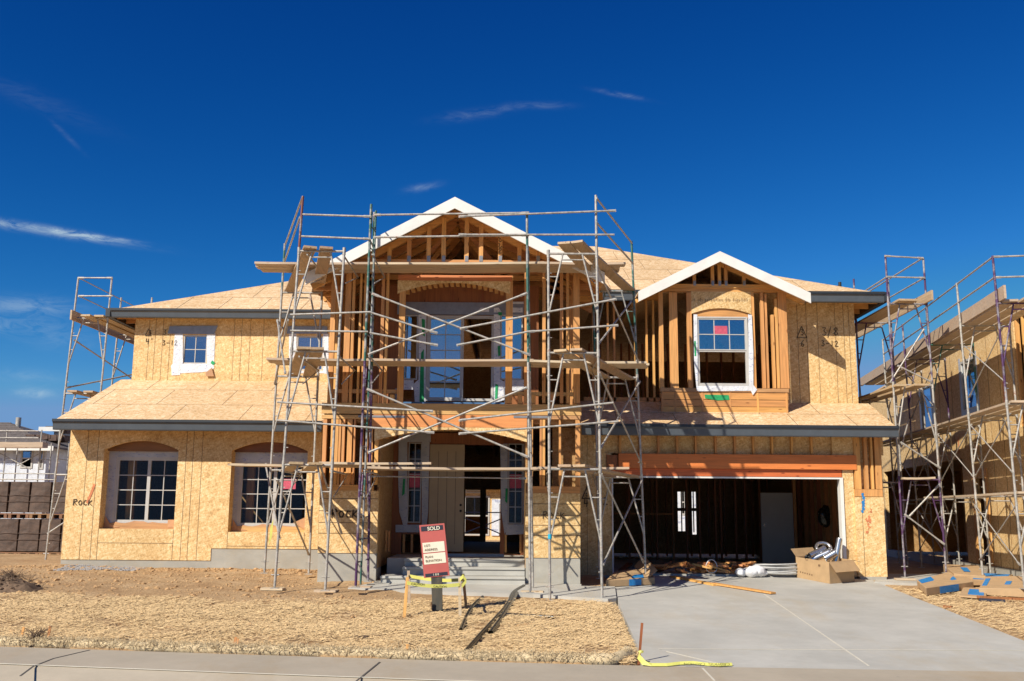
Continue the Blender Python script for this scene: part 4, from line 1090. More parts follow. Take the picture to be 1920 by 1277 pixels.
# rafter tails at the gable ends
mb = MB()
for s_, e_ in ((1, L_), (-1, R_)):
    for y in (YP+.3, YP+.9, YP+1.5, YP+2.1): mb.box(e_.x, e_.x+s_*.6, y, y+.045, e_.z-.14, e_.z-.02)
split(mb, 'rafter_tail', M['studx'])

# ---- handwriting on the boards
GL = {'R': [[(0, 0), (.08, 1)], [(0.05, .95), (.5, 1), (.62, .75), (.1, .5), (.65, 0)]], 'O': [[(.3, .8), (.05, .5), (.2, .05), (.5, .05), (.65, .45), (.4, .8), (.25, .75)]],
      'C': [[(.6, .75), (.3, .8), (.08, .4), (.25, .05), (.65, .1)]], 'K': [[(.05, 0), (.12, .9)], [(.6, .8), (.12, .4), (.75, -.1)]],
      '3': [[(.1, .95), (.5, .95), (.25, .55), (.55, .3), (.35, 0), (.05, .08)]], '6': [[(.5, 1), (.15, .55), (.1, .15), (.35, 0), (.55, .25), (.3, .45), (.12, .3)]],
      '8': [[(.35, .5), (.1, .8), (.35, 1), (.55, .8), (.1, .25), (.3, 0), (.58, .22), (.35, .5)]], '/': [[(0, -.25), (.45, 1.1)]], '-': [[(.05, .45), (.6, .45)]],
      '1': [[(.3, 0), (.32, 1)]], '2': [[(.05, .8), (.3, 1), (.5, .75), (.05, 0), (.6, .02)]], '4': [[(.1, 1), (.05, .45), (.55, .5)], [(.45, .9), (.4, 0)]],
      "'": [[(.15, .8), (.2, 1.05)]], 'T': [[(-.35, -.15), (.75, -.15), (.22, 1.15), (-.35, -.15)]], '.': [[(.1, .05), (.18, .05)]], ' ': []}
def scrawl(text, px, py, Y, h, mat='ink', th=.013, name='handwriting', dx=.85, lab=None):
    mb = MB(); p0 = W(px, py, Y); x = 0
    for ch in text:
        for st_ in GL[ch]:
            for a, b_ in zip(st_, st_[1:]):
                A_, B_ = Vector((p0.x+(x+a[0])*h, Y-.006, p0.z+a[1]*h)), Vector((p0.x+(x+b_[0])*h, Y-.006, p0.z+b_[1]*h))
                e_ = (B_-A_).normalized()*th*.3
                mb.beam(A_-e_, B_+e_, .006, th, up=(0, 1, 0) if False else (B_-A_).cross(Vector((0, 1, 0))).normalized())
        x += dx
    part(mb, name, M[mat], label=lab)
scrawl('ROCK', 137, 947, YL-.004, .125, lab='word ROCK written in black marker')
scrawl('ROCK', 622, 970, YP-.026, .155, th=.026, lab='word ROCK written in black marker')
scrawl('ROCK', 1018, 972, YP-.026, .13, lab='word ROCK written in black marker')
scrawl('T', 276, 628, YU-.004, .13, th=.011); scrawl('3', 279, 627, YU-.004, .1, th=.011); scrawl("4'", 273, 645, YU-.004, .14, th=.011)
scrawl('3.', 306, 628, YU-.004, .13, th=.011); scrawl('3-12', 304, 647, YU-.004, .12, th=.011)
scrawl('T', 1500, 631, YR-.004, .21, th=.014); scrawl('3', 1501, 628, YR-.004, .13, th=.013); scrawl("6'", 1501, 650, YR-.004, .15, th=.013)
scrawl('3/8', 1541, 629, YR-.004, .19, th=.013, dx=.7); scrawl('3-12', 1540, 649, YR-.004, .13, th=.013, dx=.8)
scrawl('T', 1098, 932, YG-.004, .22, th=.022); scrawl("4'", 1095, 950, YG-.004, .15, th=.022); scrawl('12', 1120, 946, YG-.004, .15, th=.022); scrawl('3', 1096, 933, YG-.004, .1, th=.014)
for pts_, Y, mt in (([(177, 908), (173, 920), (168, 932), (163, 943)], YL, 'orange'),):
    mb = MB()
    for a, b_ in zip(pts_, pts_[1:]): A_, B_ = W(*a, Y-.006), W(*b_, Y-.006); mb.beam(A_, B_, .006, .05, up=(B_-A_).cross(Vector((0, 1, 0))).normalized())
    part(mb, 'spray_mark', M[mt])
def spray(cx, cy, rx, ry, Y, mat, n=46, seed=1):
    mb = MB(); rs = random.Random(seed)
    for i in range(n):
        x, y = rs.gauss(cx, rx), rs.gauss(cy, ry); p = W(x, y, Y); s_ = rs.uniform(.008, .03)
        mb.prism_y([(p.x+s_*math.cos(a)*rs.uniform(.7, 1.2), p.z+s_*math.sin(a)) for a in np.linspace(0, 2*math.pi, 7)[:-1]], Y-.006-.0005*rs.random(), Y-.0035)
    part(mb, 'spray_mark', M[mat])
spray(1618, 942, 1.2, 9, YG-.06, 'blue', 36, 1)
spray(1628, 975, 4, 18, YG-.06, 'orange', 22, 4)

# =================================================================== SCAFFOLDING
PR = .024
def leg(mb, a, b_, r=PR): mb.tube([a, b_], r, 8)
def lerpz(a, b_, z): return a.lerp(b_, (z-a.z)/(b_.z-a.z))
def frame(root, L0, L1, R0, R1, levels, mats, top=None, pins=True, name='frame', gm=None):
    """walk-through scaffold frame: two legs, per lift a ledger bar and an inner arch with rungs"""
    L0, L1, R0, R1 = map(Vector, (L0, L1, R0, R1))
    zs = [min(L0.z, R0.z)+.15]+list(levels)
    for i, z1 in enumerate(levels):
        z0 = zs[i] if i else max(L0.z, R0.z); mb = MB()
        la_, lb2 = (L0 if i == 0 else lerpz(L0, L1, z0)), lerpz(L0, L1, z1)
        ra_, rb2 = (R0 if i == 0 else lerpz(R0, R1, z0)), lerpz(R0, R1, z1)
        leg(mb, la_, lb2); leg(mb, ra_, rb2)
        leg(mb, lb2, rb2, PR*.9)
        h = z1-zs[i]; t1, t2 = lb2.lerp(rb2, .30), lb2.lerp(rb2, .70)
        zl = z1-h*.62; bl, br = lerpz(L0, L1, zl), lerpz(R0, R1, zl)
        a1, a2 = t1.lerp(bl, .08), t2.lerp(br, .08)
        leg(mb, t1, bl, PR*.75); leg(mb, t2, br, PR*.75)
        leg(mb, t1.lerp(bl, .1), t2.lerp(br, .1), PR*.6)
        for fr in (.38, .68):
            zz = z1-(z1-zl)*fr
            leg(mb, lerpz(L0, L1, zz), t1.lerp(bl, fr), PR*.5); leg(mb, lerpz(R0, R1, zz), t2.lerp(br, fr), PR*.5)
        if pins:
            dv = (rb2-lb2).normalized()*.06
            for fr in (.2, .5, .85):
                zz = z1-h*fr; p = lerpz(L0, L1, zz); mb.tube([p, p+dv], .009, 5); p = lerpz(R0, R1, zz); mb.tube([p, p-dv], .009, 5)
        # coupling collars
        for p in (lb2, rb2): mb.tube([p-Vector((0, 0, .07)), p+Vector((0, 0, .07))], PR*1.25, 8)
        mb.build(name, M[mats[i % len(mats)]], root)
    if top:
        mb = MB(); leg(mb, lerpz(L0, L1, levels[-1]), L1) if top in (1, 2) else None
        if mb.v: mb.build('guard_post', M[gm or mats[-1]], root)
        mb = MB(); leg(mb, lerpz(R0, R1, levels[-1]), R1) if top in (2, 3) else None
        if mb.v: mb.build('guard_post', M[gm or mats[-1]], root)
    for p in (L0, R0):
        mb = MB(); mb.box(p.x-.07, p.x+.07, p.y-.07, p.y+.07, p.z-.03, p.z-.02); mb.tube([p-Vector((0, 0, .025)), p+Vector((0, 0, .3))], .014, 6)
        mb.tube([p+Vector((-.07, 0, .2)), p+Vector((.07, 0, .2))], .012, 6)
        mb.build('base_jack', M['pipe'], root)
def rail(root, a, b_, r=.0185, mat='pipe', flat=(True, True), name='guard_rail'):
    a, b_ = Vector(a), Vector(b_); mb = MB(); mb.tube([a, b_], r, 8); d = (b_-a).normalized()
    if flat[0]: mb.beam(a-d*.02, a+d*.12, .045, .014, up=(0, 1, 0))
    if flat[1]: mb.beam(b_-d*.12, b_+d*.02, .045, .014, up=(0, 1, 0))
    mb.build(name, M[mat], root)
PLG = {}
def plank(a, b_, lab, grp, w_=.235, th=.042, up=(0, 0, 1), mat=None):
    a, b_ = Vector(a), Vector(b_); mb = MB()
    n = 8; rs = random.Random(int(abs(a.x*100+a.z*37))); 
    d = (b_-a); sd = d.cross(Vector(up)).normalized(); u = sd.cross(d).normalized(); V = []
    for i in range(n+1):
        c = a+d*i/n - u*.012*math.sin(math.pi*i/n); wj = w_*(1+rs.uniform(-.012, .012)); tw = rs.uniform(-.003, .003)
        V += [c-sd*wj/2-u*th/2+u*tw, c+sd*wj/2-u*th/2-u*tw, c+sd*wj/2+u*th/2-u*tw, c-sd*wj/2+u*th/2+u*tw]
    F = [(0, 1, 2, 3), (n*4+3, n*4+2, n*4+1, n*4)]
    for i in range(n):
        for k in range(4): F.append((i*4+k, i*4+(k+1) % 4, (i+1)*4+(k+1) % 4, (i+1)*4+k))
    mb.add(V, F)
    mt = mat or ('plankx' if abs(d.x) > abs(d.y) else 'planky')
    return mb.build('scaffold_plank', M[mt], label=lab, cat='scaffold plank', group=grp)

main = thing('scaffold', 'tall steel pipe scaffold wrapped round the central gabled bay of the house', 'scaffold', (0.2, 18.2, -.1))
YF1 = 18.0; YF2 = 20.6
zA = [Z(580, 872, YF1), Z(590, 659, YF1), Z(600, 471, YF1)]
# front left frame A/B and its rear partner C/D
A0, A1 = W(515, 1100, YF1), W(568, 368, YF1); B0, B1 = W(610, 1104, YF1), W(646, 458, YF1)
frame(main, A0, A1, B0, B1, zA, ['pipe', 'pipe', 'pipe'], 1, gm='pipe_r')
C0, C1 = W(496, 1072, YF2), W(534, 457, YF2); D0, D1 = W(579, 1074, YF2), W(604, 545, YF2)
zC = [Z(550, 882, YF2), Z(560, 706, YF2), Z(570, 549, YF2)]
frame(main, C0, C1, D0, D1, zC, ['pipe', 'pipe', 'pipe'], 1, gm='pipe_g')
# front right frame E/G and rear partner H
E0, E1 = W(1031, 1122, YF1), W(1028, 465, YF1); G0, G1 = W(1129, 1124, YF1), W(1117, 366, YF1)
zE = [Z(1080, 880, YF1), Z(1080, 662, YF1), Z(1075, 476, YF1)]
frame(main, E0, E1, G0, G1, zE, ['pipe', 'pipe', 'pipe'], 3)
H0, H1 = W(1124, 1082, YF2+.1), W(1112, 540, YF2+.1); I0, I1 = W(1211, 1085, YF2+.1), W(1184, 452, YF2+.1)
zH = [Z(1165, 895, YF2+.1), Z(1160, 708, YF2+.1), Z(1150, 546, YF2+.1)]
frame(main, H0, H1, I0, I1, zH, ['pipe', 'pipe', 'pipe_g'], None)
mb = MB(); leg(mb, lerpz(I0, I1, zH[-1]), I1); mb.build('guard_post', M['pipe_g'], main)
# edge-on frames in the middle of the front: ladder-like
def ladder(b0, b1, t0, t1, mats, Ya, Yb, rungs):
    p0, p1 = W(*b0, Ya), W(*t0, Ya); q0, q1 = W(*b1, Yb), W(*t1, Yb); n = 3; zz = [p0.z, Z(700, 878, Ya), Z(700, 677, Ya), p1.z]
    for i in range(n):
        mb = MB(); a, b_ = lerpz(p0, p1, zz[i]), lerpz(p0, p1, zz[i+1]); z2 = [q0.z]+zz[1:3]+[q1.z]
        c, d = lerpz(q0, q1, z2[i]), lerpz(q0, q1, z2[i+1])
        leg(mb, a, b_); leg(mb, c, d)
        k = rungs
        for j in range(1, k+1):
            f_ = j/(k+.2); pa = a.lerp(b_, f_); pb = c.lerp(d, f_)
            leg(mb, pa, pa.lerp(pb, .25 if j % 2 else 1), PR*.6) if j % 2 else leg(mb, pa, pb, PR*.7)
            if j % 2: leg(mb, pb, pb.lerp(pa, .25), PR*.6)
        m1 = (a.lerp(b_, .45), a.lerp(c, .28).lerp(b_.lerp(d, .28), .97)); leg(mb, *m1, PR*.6)
        m1 = (c.lerp(d, .45), c.lerp(a, .28).lerp(d.lerp(b_, .28), .97)); leg(mb, *m1, PR*.6)
        mb.build('frame', M[mats[i]], main)
    for p in (p0, q0):
        mb = MB(); mb.tube([p-Vector((0, 0, .02)), p+Vector((0, 0, .25))], .014, 6); mb.box(p.x-.07, p.x+.07, p.y-.07, p.y+.07, p.z-.03, p.z-.02); mb.build('base_jack', M['pipe'], main)
ladder((667, 1098), (690, 1088), (696, 383), (702, 398), ['pipe_p', 'pipe_p', 'pipe_g'], YF1, 19.25, 5)
ladder((994, 1108), (999, 1100), (988, 398), (990, 470), ['pipe', 'pipe', 'pipe_g'], YF1, 19.2, 5)
mb = MB()
# second thin upright beside the purple frame
p, q = W(676, 1096, 18.15), W(705, 395, 18.15); n = 4
leg(mb, p, q, .019); a0, a1 = W(667, 1098, YF1), W(696, 383, YF1)
for k in range(1, 17): leg(mb, a0.lerp(a1, k/17), p.lerp(q, k/17), .010)
mb.build('ladder', M['pipe_g'], main)
def WR(a, b_, Ya, Yb=None): return W(*a, Ya), W(*b_, Yb or Ya)
FR = YF1-.04
for a, b_, fl in (((567, 402), (694, 406), (0, 1)), ((565, 443), (693, 448), (0, 1)), ((702, 403), (990, 399), (1, 1)), ((862, 406), (1153, 395), (1, 1)),
              ((702, 445), (990, 441), (1, 1)), ((862, 440), (1152, 440), (1, 0))):
    rail(main, *WR(a, b_, FR-.02*(a[0] == 862)), flat=fl)
for a, b_ in (((699, 551), (992, 665)), ((692, 664), (987, 550)), ((690, 730), (988, 856)), ((692, 848), (986, 727))):
    rail(main, *WR(a, b_, FR+(.02 if a[1] > 600 and a[1] < 700 or a[1] > 800 else -.02)), name='cross_brace')
for a, b_ in (((544, 590), (695, 585)), ((695, 586), (818, 624)), ((544, 620), (690, 622)), ((693, 624), (819, 647)), ((864, 616), (1154, 561)), ((858, 647), (990, 622)), ((990, 622), (1157, 610)),
              ((520, 754), (810, 771)), ((520, 788), (812, 811)), ((862, 788), (1150, 755)), ((862, 813), (1160, 790))):
    rail(main, *WR(a, b_, FR-.05), name='cross_brace', flat=(a[0] > 857, b_[0] in (818, 819, 810, 812, 1154, 1157)))
# return braces and rails
rail(main, W(567, 370, YF1), W(535, 458, YF2)); rail(main, W(562, 408, YF1), W(533, 492, YF2))
rail(main, W(1119, 372, YF1), W(1185, 456, YF2+.1)); rail(main, W(1119, 418, YF1), W(1187, 494, YF2+.1))
for a, b_, ya, yb in (((520, 900), (579, 1040), YF1, YF2), ((524, 1010), (498, 870), YF1, YF2), ((540, 600), (515, 720), YF1, YF2), ((535, 700), (520, 600), YF1, YF2),
                      ((1128, 890), (1207, 1055), YF1, YF2+.1), ((1131, 1058), (1204, 900), YF1, YF2+.1), ((1124, 700), (1203, 870), YF1, YF2+.1), ((1126, 840), (1200, 715), YF1, YF2+.1),
                      ((1120, 500), (1198, 680), YF1, YF2+.1), ((1122, 645), (1184, 565), YF1, YF2+.1), ((600, 870), (640, 1000), YF1, 19.3)):
    rail(main, W(*a, ya), W(*b_, yb), name='cross_brace')
rail(main, W(690, 893, 19.3), W(985, 897, 19.3), name='cross_brace', r=.012)
# cyan tag on the right leg
p = W(1031, 1006, YF1); mb = MB(); mb.tube([p-Vector((0, 0, .04)), p+Vector((0, 0, .04))], .035, 10); mb.build('tape_tag', M['cyan'], main, label='cyan tape band')
p = W(509, 1000, YF1); mb = MB(); mb.prism_y([(p.x-.03, p.z-.2), (p.x+.02, p.z-.05), (p.x+.03, p.z+.25), (p.x-.02, p.z+.1)], YF1-.03, YF1-.026); mb.build('tape_tag', M['tapey'], main, label='yellow tape streamer')
# side brackets that carry the front planks
YK1 = 17.75
mb = MB()
for y_, xs_ in ((497, (575, 642, 697, 990, 1030, 1119)), (677, (560, 635, 692, 992, 1031, 1124)), (878, (525, 620, 683, 993, 1031, 1127))):
    for px in xs_: p = W(px, y_+8, YF1); mb = MB(); dz_ = (Z(px, y_+6, 19.2)-.03)-p.z; a_ = p+Vector((0, 0, dz_)); mb.tube([a_, a_+Vector((0, 1.85, 0))], .018, 6); mb.tube([a_+Vector((0, .4, -.45)), a_+Vector((0, 1.8, -.02))], .012, 6); mb.build('bracket', M['pipe'], main)

# planks of the main scaffold
g1 = 'planks laid along the front of the main scaffold'; g2 = 'planks laid front to back at the ends of the main scaffold'
ROWS = [('outermost', 19.20), ('middle', 19.45), ('innermost', 19.70)]
def fp(x0, x1, y0, y1, lab, dz=0, rows=(0, 1, 2)):
    p, q = W(x0, y0, 19.2), W(x1, y1, 19.2); rs = random.Random(x0)
    for k in rows:
        nm, Y = ROWS[k]; e0, e1 = rs.uniform(-.1, .1)*(k > 0), rs.uniform(-.1, .1)*(k > 0)
        plank(Vector((p.x+e0, Y, p.z+dz)), Vector((q.x+e1, Y, q.z+dz)), nm+' '+lab, g1)
fp(480, 700, 495, 496, 'plank of the top front deck, jutting out on the left')
fp(690, 1020, 497, 496, 'plank of the top front deck, spanning under the gable', .012)
fp(1010, 1172, 495, 496, 'plank of the top front deck, jutting out on the right')
fp(502, 700, 674, 676, 'plank of the middle front deck, jutting out toward the upper left window')
fp(690, 1000, 677, 678, 'plank of the middle front deck, crossing before the balcony door', .012)
fp(992, 1211, 678, 681, 'plank of the middle front deck, jutting out toward the open wall studs')
fp(428, 700, 870, 872, 'plank of the lowest front deck, jutting out before the right sliding window', 0, (1, 2))
fp(690, 1010, 878, 880, 'plank of the lowest front deck, crossing before the entry porch', .012, (0, 1, 2))
fp(600, 809, 871, 872, 'short plank lapped over the left end of the porch deck', .03, (0,))
fp(1000, 1178, 876, 877, 'plank of the lowest front deck, jutting out by the garage corner', 0, (1, 2))
def dp(a, b_, lab, ya=YF1-.12, yb=YF2+.2): plank(W(*a, ya), W(*b_, yb), lab, g2)
zz = .03
dp((582, 463), (543, 548), 'outer of the two planks at the top of the left scaffold end')
dp((612, 464), (594, 551), 'inner of the two planks at the top of the left scaffold end')
dp((570, 652), (548, 706), 'outer of the two planks at the middle of the left scaffold end')
dp((595, 653), (578, 707), 'inner of the two planks at the middle of the left scaffold end')
dp((556, 868), (536, 883), 'outer of the two planks at the bottom of the left scaffold end')
dp((592, 869), (572, 884), 'inner of the two planks at the bottom of the left scaffold end')
dp((1057, 455), (1136, 546), 'inner of the two planks at the top of the right scaffold end')
dp((1081, 453), (1182, 546), 'outer of the two planks at the top of the right scaffold end')
dp((1050, 657), (1135, 709), 'inner of the two planks at the middle of the right scaffold end')
dp((1080, 655), (1180, 711), 'outer of the two planks at the middle of the right scaffold end')
dp((1058, 873), (1145, 893), 'inner of the two planks at the bottom of the right scaffold end')
dp((1085, 873), (1190, 894), 'outer of the two planks at the bottom of the right scaffold end')
# timber sole plates under the feet
for (px, py, lab) in ((512, 1101, 'short timber pad under the outer left front scaffold foot'), (612, 1105, 'short timber pad under the inner left front scaffold foot'), (676, 1098, 'short timber pad under the purple scaffold frame'),
                      (998, 1107, 'short timber pad under the scaffold leg at the right porch pier'), (1697, 1083, 'short timber pad under the left foot of the side tower')):
    p = GP(px, py+3, .04); mb = MB(); mb.beam(p+Vector((-.2, .02, 0)), p+Vector((.2, -.02, 0)), .2, .04); mb.build('timber_pad', M['plankx'], label=lab, cat='timber pad', group='timber pads under scaffold feet')

# ---- left side tower
def tower(name, lab, L0, L1, R0, R1, levels, mats, Yd, dx, nm):
    t_ = thing(name, lab, 'scaffold', ((L0.x+R0.x)/2, L0.y, L0.z))
    frame(t_, L0, L1, R0, R1, levels, mats, 2, name='frame')
    off = Vector((dx, Yd, 0))
    frame(t_, L0+off, L1+off, R0+off, R1+off, levels, mats[::-1], 2, name='frame')
    return t_, off
YT = 24.4
L0, L1, R0, R1 = W(85, 1054, YT), W(147, 520, YT), W(158, 1052, YT), W(210, 520, YT)
lv = [Z(110, 890, YT), Z(150, 738, YT), Z(170, 597, YT)]
t0, off = tower('scaffold', 'steel pipe scaffold tower standing at the far left end of the house', L0, L1, R0, R1, lv, ['pipe', 'pipe', 'pipe'], 2.4, .15, 't0')
for py in (521, 555): rail(t0, W(148, py, YT-.03), W(209, py, YT-.03))
for a in ((148, 521), (148, 555)):
    rail(t0, W(*a, YT), W(*a, YT)+Vector((.15, 7.0, .0)), r=.014)
rail(t0, W(140, 638, YT), W(122, 727, YT)+off+Vector((2.2, 0, -.5)), name='cross_brace'); rail(t0, W(125, 727, YT), W(140, 640, YT)+off+Vector((1.3, 0, -.3)), name='cross_brace')
rail(t0, W(90, 1000, YT), W(150, 960, YT), name='cross_brace')
g = 'planks on the left side tower'
plank(W(160, 591, YT-.35), W(160, 591, YT-.35)+Vector((.3, 6.5, -.0)), 'left plank of the deck at the top of the left side tower', g)
plank(W(185, 592, YT-.15), W(185, 592, YT-.15)+Vector((.3, 6.3, -.0)), 'right plank of the deck at the top of the left side tower', g)
plank(W(133, 590, YT-.3), W(133, 590, YT-.3)+Vector((.3, 6.3, 0)), 'dark toe board standing on edge at the top of the left side tower', g, up=(1, 0, 0))
plank(W(135, 733, YT-.3), W(135, 733, YT-.3)+Vector((.2, 4, 0)), 'left plank at mid height of the left side tower', g)
plank(W(165, 734, YT-.2), W(165, 734, YT-.2)+Vector((.2, 4, 0)), 'right plank at mid height of the left side tower', g)

# ---- right side tower
YT = 22.3
L0, L1, R0, R1 = W(1697, 1080, YT), W(1660, 480, YT), W(1774, 1072, YT+.1), W(1731, 484, YT)
lv = [Z(1727, 899, YT), Z(1715, 722, YT), Z(1700, 570, YT)]
t1, off = tower('scaffold', 'purple and grey pipe scaffold tower in the gap between the two houses', L0, L1, R0, R1, lv, ['pipe_p', 'pipe', 'pipe_p'], 2.3, .05, 't1')
rail(t1, W(1660, 480, YT-.03), W(1730, 484, YT-.03)); rail(t1, W(1663, 519, YT-.03), W(1733, 521, YT-.03))
for a in ((1730, 484), (1733, 521)): rail(t1, W(*a, YT), W(*a, YT)+Vector((.05, 9.5, 0)), mat='pipe')
rail(t1, W(1662, 520, YT), W(1662, 520, YT)+Vector((.05, 7, 0)))
rail(t1, W(1690, 830, YT), W(1762, 877, YT)+Vector((0, .0, 0)), name='cross_brace'); rail(t1, W(1697, 965, YT), W(1770, 1020, YT), name='cross_brace')
rail(t1, W(1690, 838, YT), W(1740, 778, YT)+off*.5, name='cross_brace'); rail(t1, W(1705, 968, YT), W(1760, 910, YT), name='cross_brace')
rail(t1, W(1670, 716, YT), W(1732, 618, YT), name='cross_brace'); rail(t1, W(1684, 686, YT), W(1746, 716, YT), name='cross_brace')
g = 'planks on the side tower between the houses'
plank(W(1703, 562, YT-.3), W(1703, 562, YT-.3)+Vector((0, 9, 0)), 'short topmost deck plank on the side tower between the houses', g, .42)
plank(W(1748, 553, YT-.45), W(1748, 553, YT-.45)+Vector((.1, 9, 0)), 'pale toe board on edge at the top of the side tower between the houses', g, .22, up=(1, 0, 0))
plank(W(1690, 722, YT-.2), W(1690, 722, YT-.2)+Vector((0, 5, 0)), 'left plank halfway up the side tower between the houses', g)
plank(W(1728, 721, YT-.5), W(1728, 721, YT-.5)+Vector((.0, 5, 0)), 'right plank halfway up the side tower between the houses', g, .3)
plank(W(1690, 897, YT-.1), W(1750, 896, YT-.1), 'short plank across the lowest lift of the side tower between the houses', g)

# =================================================================== NEIGHBOUR ON THE RIGHT
Nt = Vector((.1392, .9903, 0)); Nn = Vector((-.9903, .1392, 0)); N0 = Vector((10.98, 21.4, 0))
def nb(s_, d, z): return N0+Nt*s_+Nn*d+Vector((0, 0, z))
def nbox(mb, s0, s1, d0, d1, z0, z1, m=0):
    return mb.hexa([nb(s0, d0, z0), nb(s1, d0, z0), nb(s1, d1, z0), nb(s0, d1, z0), nb(s0, d0, z1), nb(s1, d0, z1), nb(s1, d1, z1), nb(s0, d1, z1)], m)
nh = thing('neighbouring_house', 'second half built house with strand board walls behind scaffolding at the right edge', 'house', nb(3, -3, 0))
mb = MB(); holes = [(3.1, 4.0, .12, 2.2), (4.9, 14, .12, 2.75), (3.3, 4.5, 3.9, 5.2), (7.4, 8.6, 3.7, 5.0), (-.7, .5, 3.2, 5.6)]
cx = sorted({-2, 16, *[h[0] for h in holes], *[h[1] for h in holes]})
for a, b_ in zip(cx, cx[1:]):
    z = .12
    for h in sorted([h for h in holes if h[0] < (a+b_)/2 < h[1]], key=lambda h: h[2]):
        if h[2] > z: nbox(mb, a, b_, -.12, 0, z, h[2])
        z = h[3]
    if z < 5.6: nbox(mb, a, b_, -.12, 0, z, 5.6)
for s_ in (-1.5, -1.1, 1.2, 1.6, 2.4, 5.4, 6.6, 9.5): nbox(mb, s_-.008, s_+.008, -.001, .004, (2.8 if s_ > 5 else .12), 5.6, 1)
mb.build('wall', OS, nh)
mb = MB(); nbox(mb, -2, 16, -.2, .03, -.3, .119); mb.build('foundation', M['concrete'], nh)
mb = MB(); nbox(mb, -2, 16, -6.2, -6, 0, 5.6); nbox(mb, 15.8, 16, -6, -.12, 0, 5.6); nbox(mb, -2, -1.8, -6, -.12, 0, 5.6); mb.build('back_wall', M['osb_side'], nh)
mb = MB(); nbox(mb, -1.8, 15.8, -6, -.13, 2.85, 3.0); mb.build('floor_deck', M['osb_side'], nh)
mb = MB(); mb.slab([nb(-2.1, .02, 5.66), nb(16.1, .02, 5.66), nb(16.1, -3, 6.0), nb(-2.1, -3, 6.0)], .05); mb.slab([nb(-2.1, -3, 6.0), nb(16.1, -3, 6.0), nb(16.1, -6.3, 5.66), nb(-2.1, -6.3, 5.66)], .05); mb.build('roof', M['osb_roof'], nh)
for s_ in (5.6, 6.4, 7.2, 8.0, 8.8, 9.6, 10.4, 11.2, 12):
    mb = MB(); nbox(mb, s_, s_+.05, -2.1, -2.0, .12, 2.85); mb.build('stud', M['stud'], nh)
for s_ in (-.65, -.4, 0, .4): mb = MB(); nbox(mb, s_, s_+.045, -.1, -.01, 3.2, 5.6); mb.build('stud', M['stud'], nh)
mb = MB(); nbox(mb, 2.95, 3.1, -.1, .02, .12, 2.3); nbox(mb, 4.0, 4.15, -.1, .02, .12, 2.3); nbox(mb, 2.95, 4.15, -.1, .02, 2.3, 2.42); mb.build('door_frame', M['stud'], nh)
for (s0, s1, z0, z1) in ((3.3, 4.5, 3.9, 5.2), (7.4, 8.6, 3.7, 5.0)):
    mb = MB(); k = .06; nbox(mb, s0, s0+k, -.06, .01, z0, z1); nbox(mb, s1-k, s1, -.06, .01, z0, z1); nbox(mb, s0+k, s1-k, -.06, .01, z0, z0+k); nbox(mb, s0+k, s1-k, -.06, .01, z1-k, z1)
    wf = mb.build('window', M['vinyl'], nh); mb = MB(); nbox(mb, s0+k, s1-k, -.04, -.03, z0+k, z1-k); mb.build('pane', M['glass_sky'], wf)
    mb = MB(); nbox(mb, s0-.14, s0, .002, .008, z0-.15, z1+.1); nbox(mb, s1, s1+.14, .002, .008, z0-.15, z1+.1); nbox(mb, s0, s1, .003, .009, z0-.15, z0); mb.build('flashing_tape', M['tape'], nh)
mb = MB(); nbox(mb, 1.35, 1.42, .003, .006, 3.6, 4.3); nbox(mb, 5.05, 5.12, .003, .006, 2.9, 3.3); mb.build('spray_mark', M['orange'], nh)
# its scaffold (continues round the front corner, out of the picture)
ns = thing('scaffold', 'long pipe scaffold with receding planks along the wall of the right hand house', 'scaffold', nb(0, .8, 0))
stn = [-2.45, -.05, 2.5, 4.9, 7.3]
for i, s_ in enumerate(stn):
    frame(ns, nb(s_, 1.15, .0), nb(s_, 1.28, 6.3), nb(s_, .22, .0), nb(s_, .26, 5.42), [1.7, 3.4, 5.35], [['pipe', 'pipe', 'pipe_p'], ['pipe', 'pipe', 'pipe'], ['pipe', 'pipe', 'pipe_g']][i % 3], 1)
for s0, s1 in zip(stn, stn[1:]):
    for z in (5.87, 6.28): rail(ns, nb(s0, 1.27, z), nb(s1, 1.27, z), mat='pipe')
for i, (s0, s1) in enumerate(zip(stn[:-1], stn[1:])):
    for z0 in ((.4, 2.1, 3.8) if i % 2 == 0 else (2.1,)):
        rail(ns, nb(s0, 1.2, z0), nb(s1, 1.2, z0+1.1), name='cross_brace', r=.012); rail(ns, nb(s0, 1.18, z0+1.1), nb(s1, 1.18, z0), name='cross_brace', r=.012)
for z in (5.87, 6.28): rail(ns, nb(-2.45, 1.27, z), nb(-2.6, -2.2, z))
for s_, d_ in ((-2.6, -2.2),): mb = MB(); mb.tube([nb(s_, d_, 0), nb(s_, d_, 6.3)], PR, 8); mb.build('frame', M['pipe'], ns)
g = 'planks on the scaffold of the right hand house'
for lv_, zz_ in (('top', 5.38), ('middle', 3.43), ('lowest', 1.73)):
    for ds, w_, k in ((.45, 'inner', 0), (.75, 'centre', 1), (1.05, 'outer', 2)):
        if lv_ == 'lowest' and k == 1: continue
        plank(nb(-3.0+.2*k, ds, zz_), nb(10.5 if lv_ != 'lowest' else 4.2, ds, zz_), f'{w_} plank of the {lv_} deck on the right hand house scaffold', g, .26, mat='plankx')
plank(nb(-2.75, 1.2, 5.52), nb(11, 1.2, 5.52), 'long pale toe board on edge along the top deck of the right hand scaffold', g, .26, up=tuple(Nn), mat='plankx')

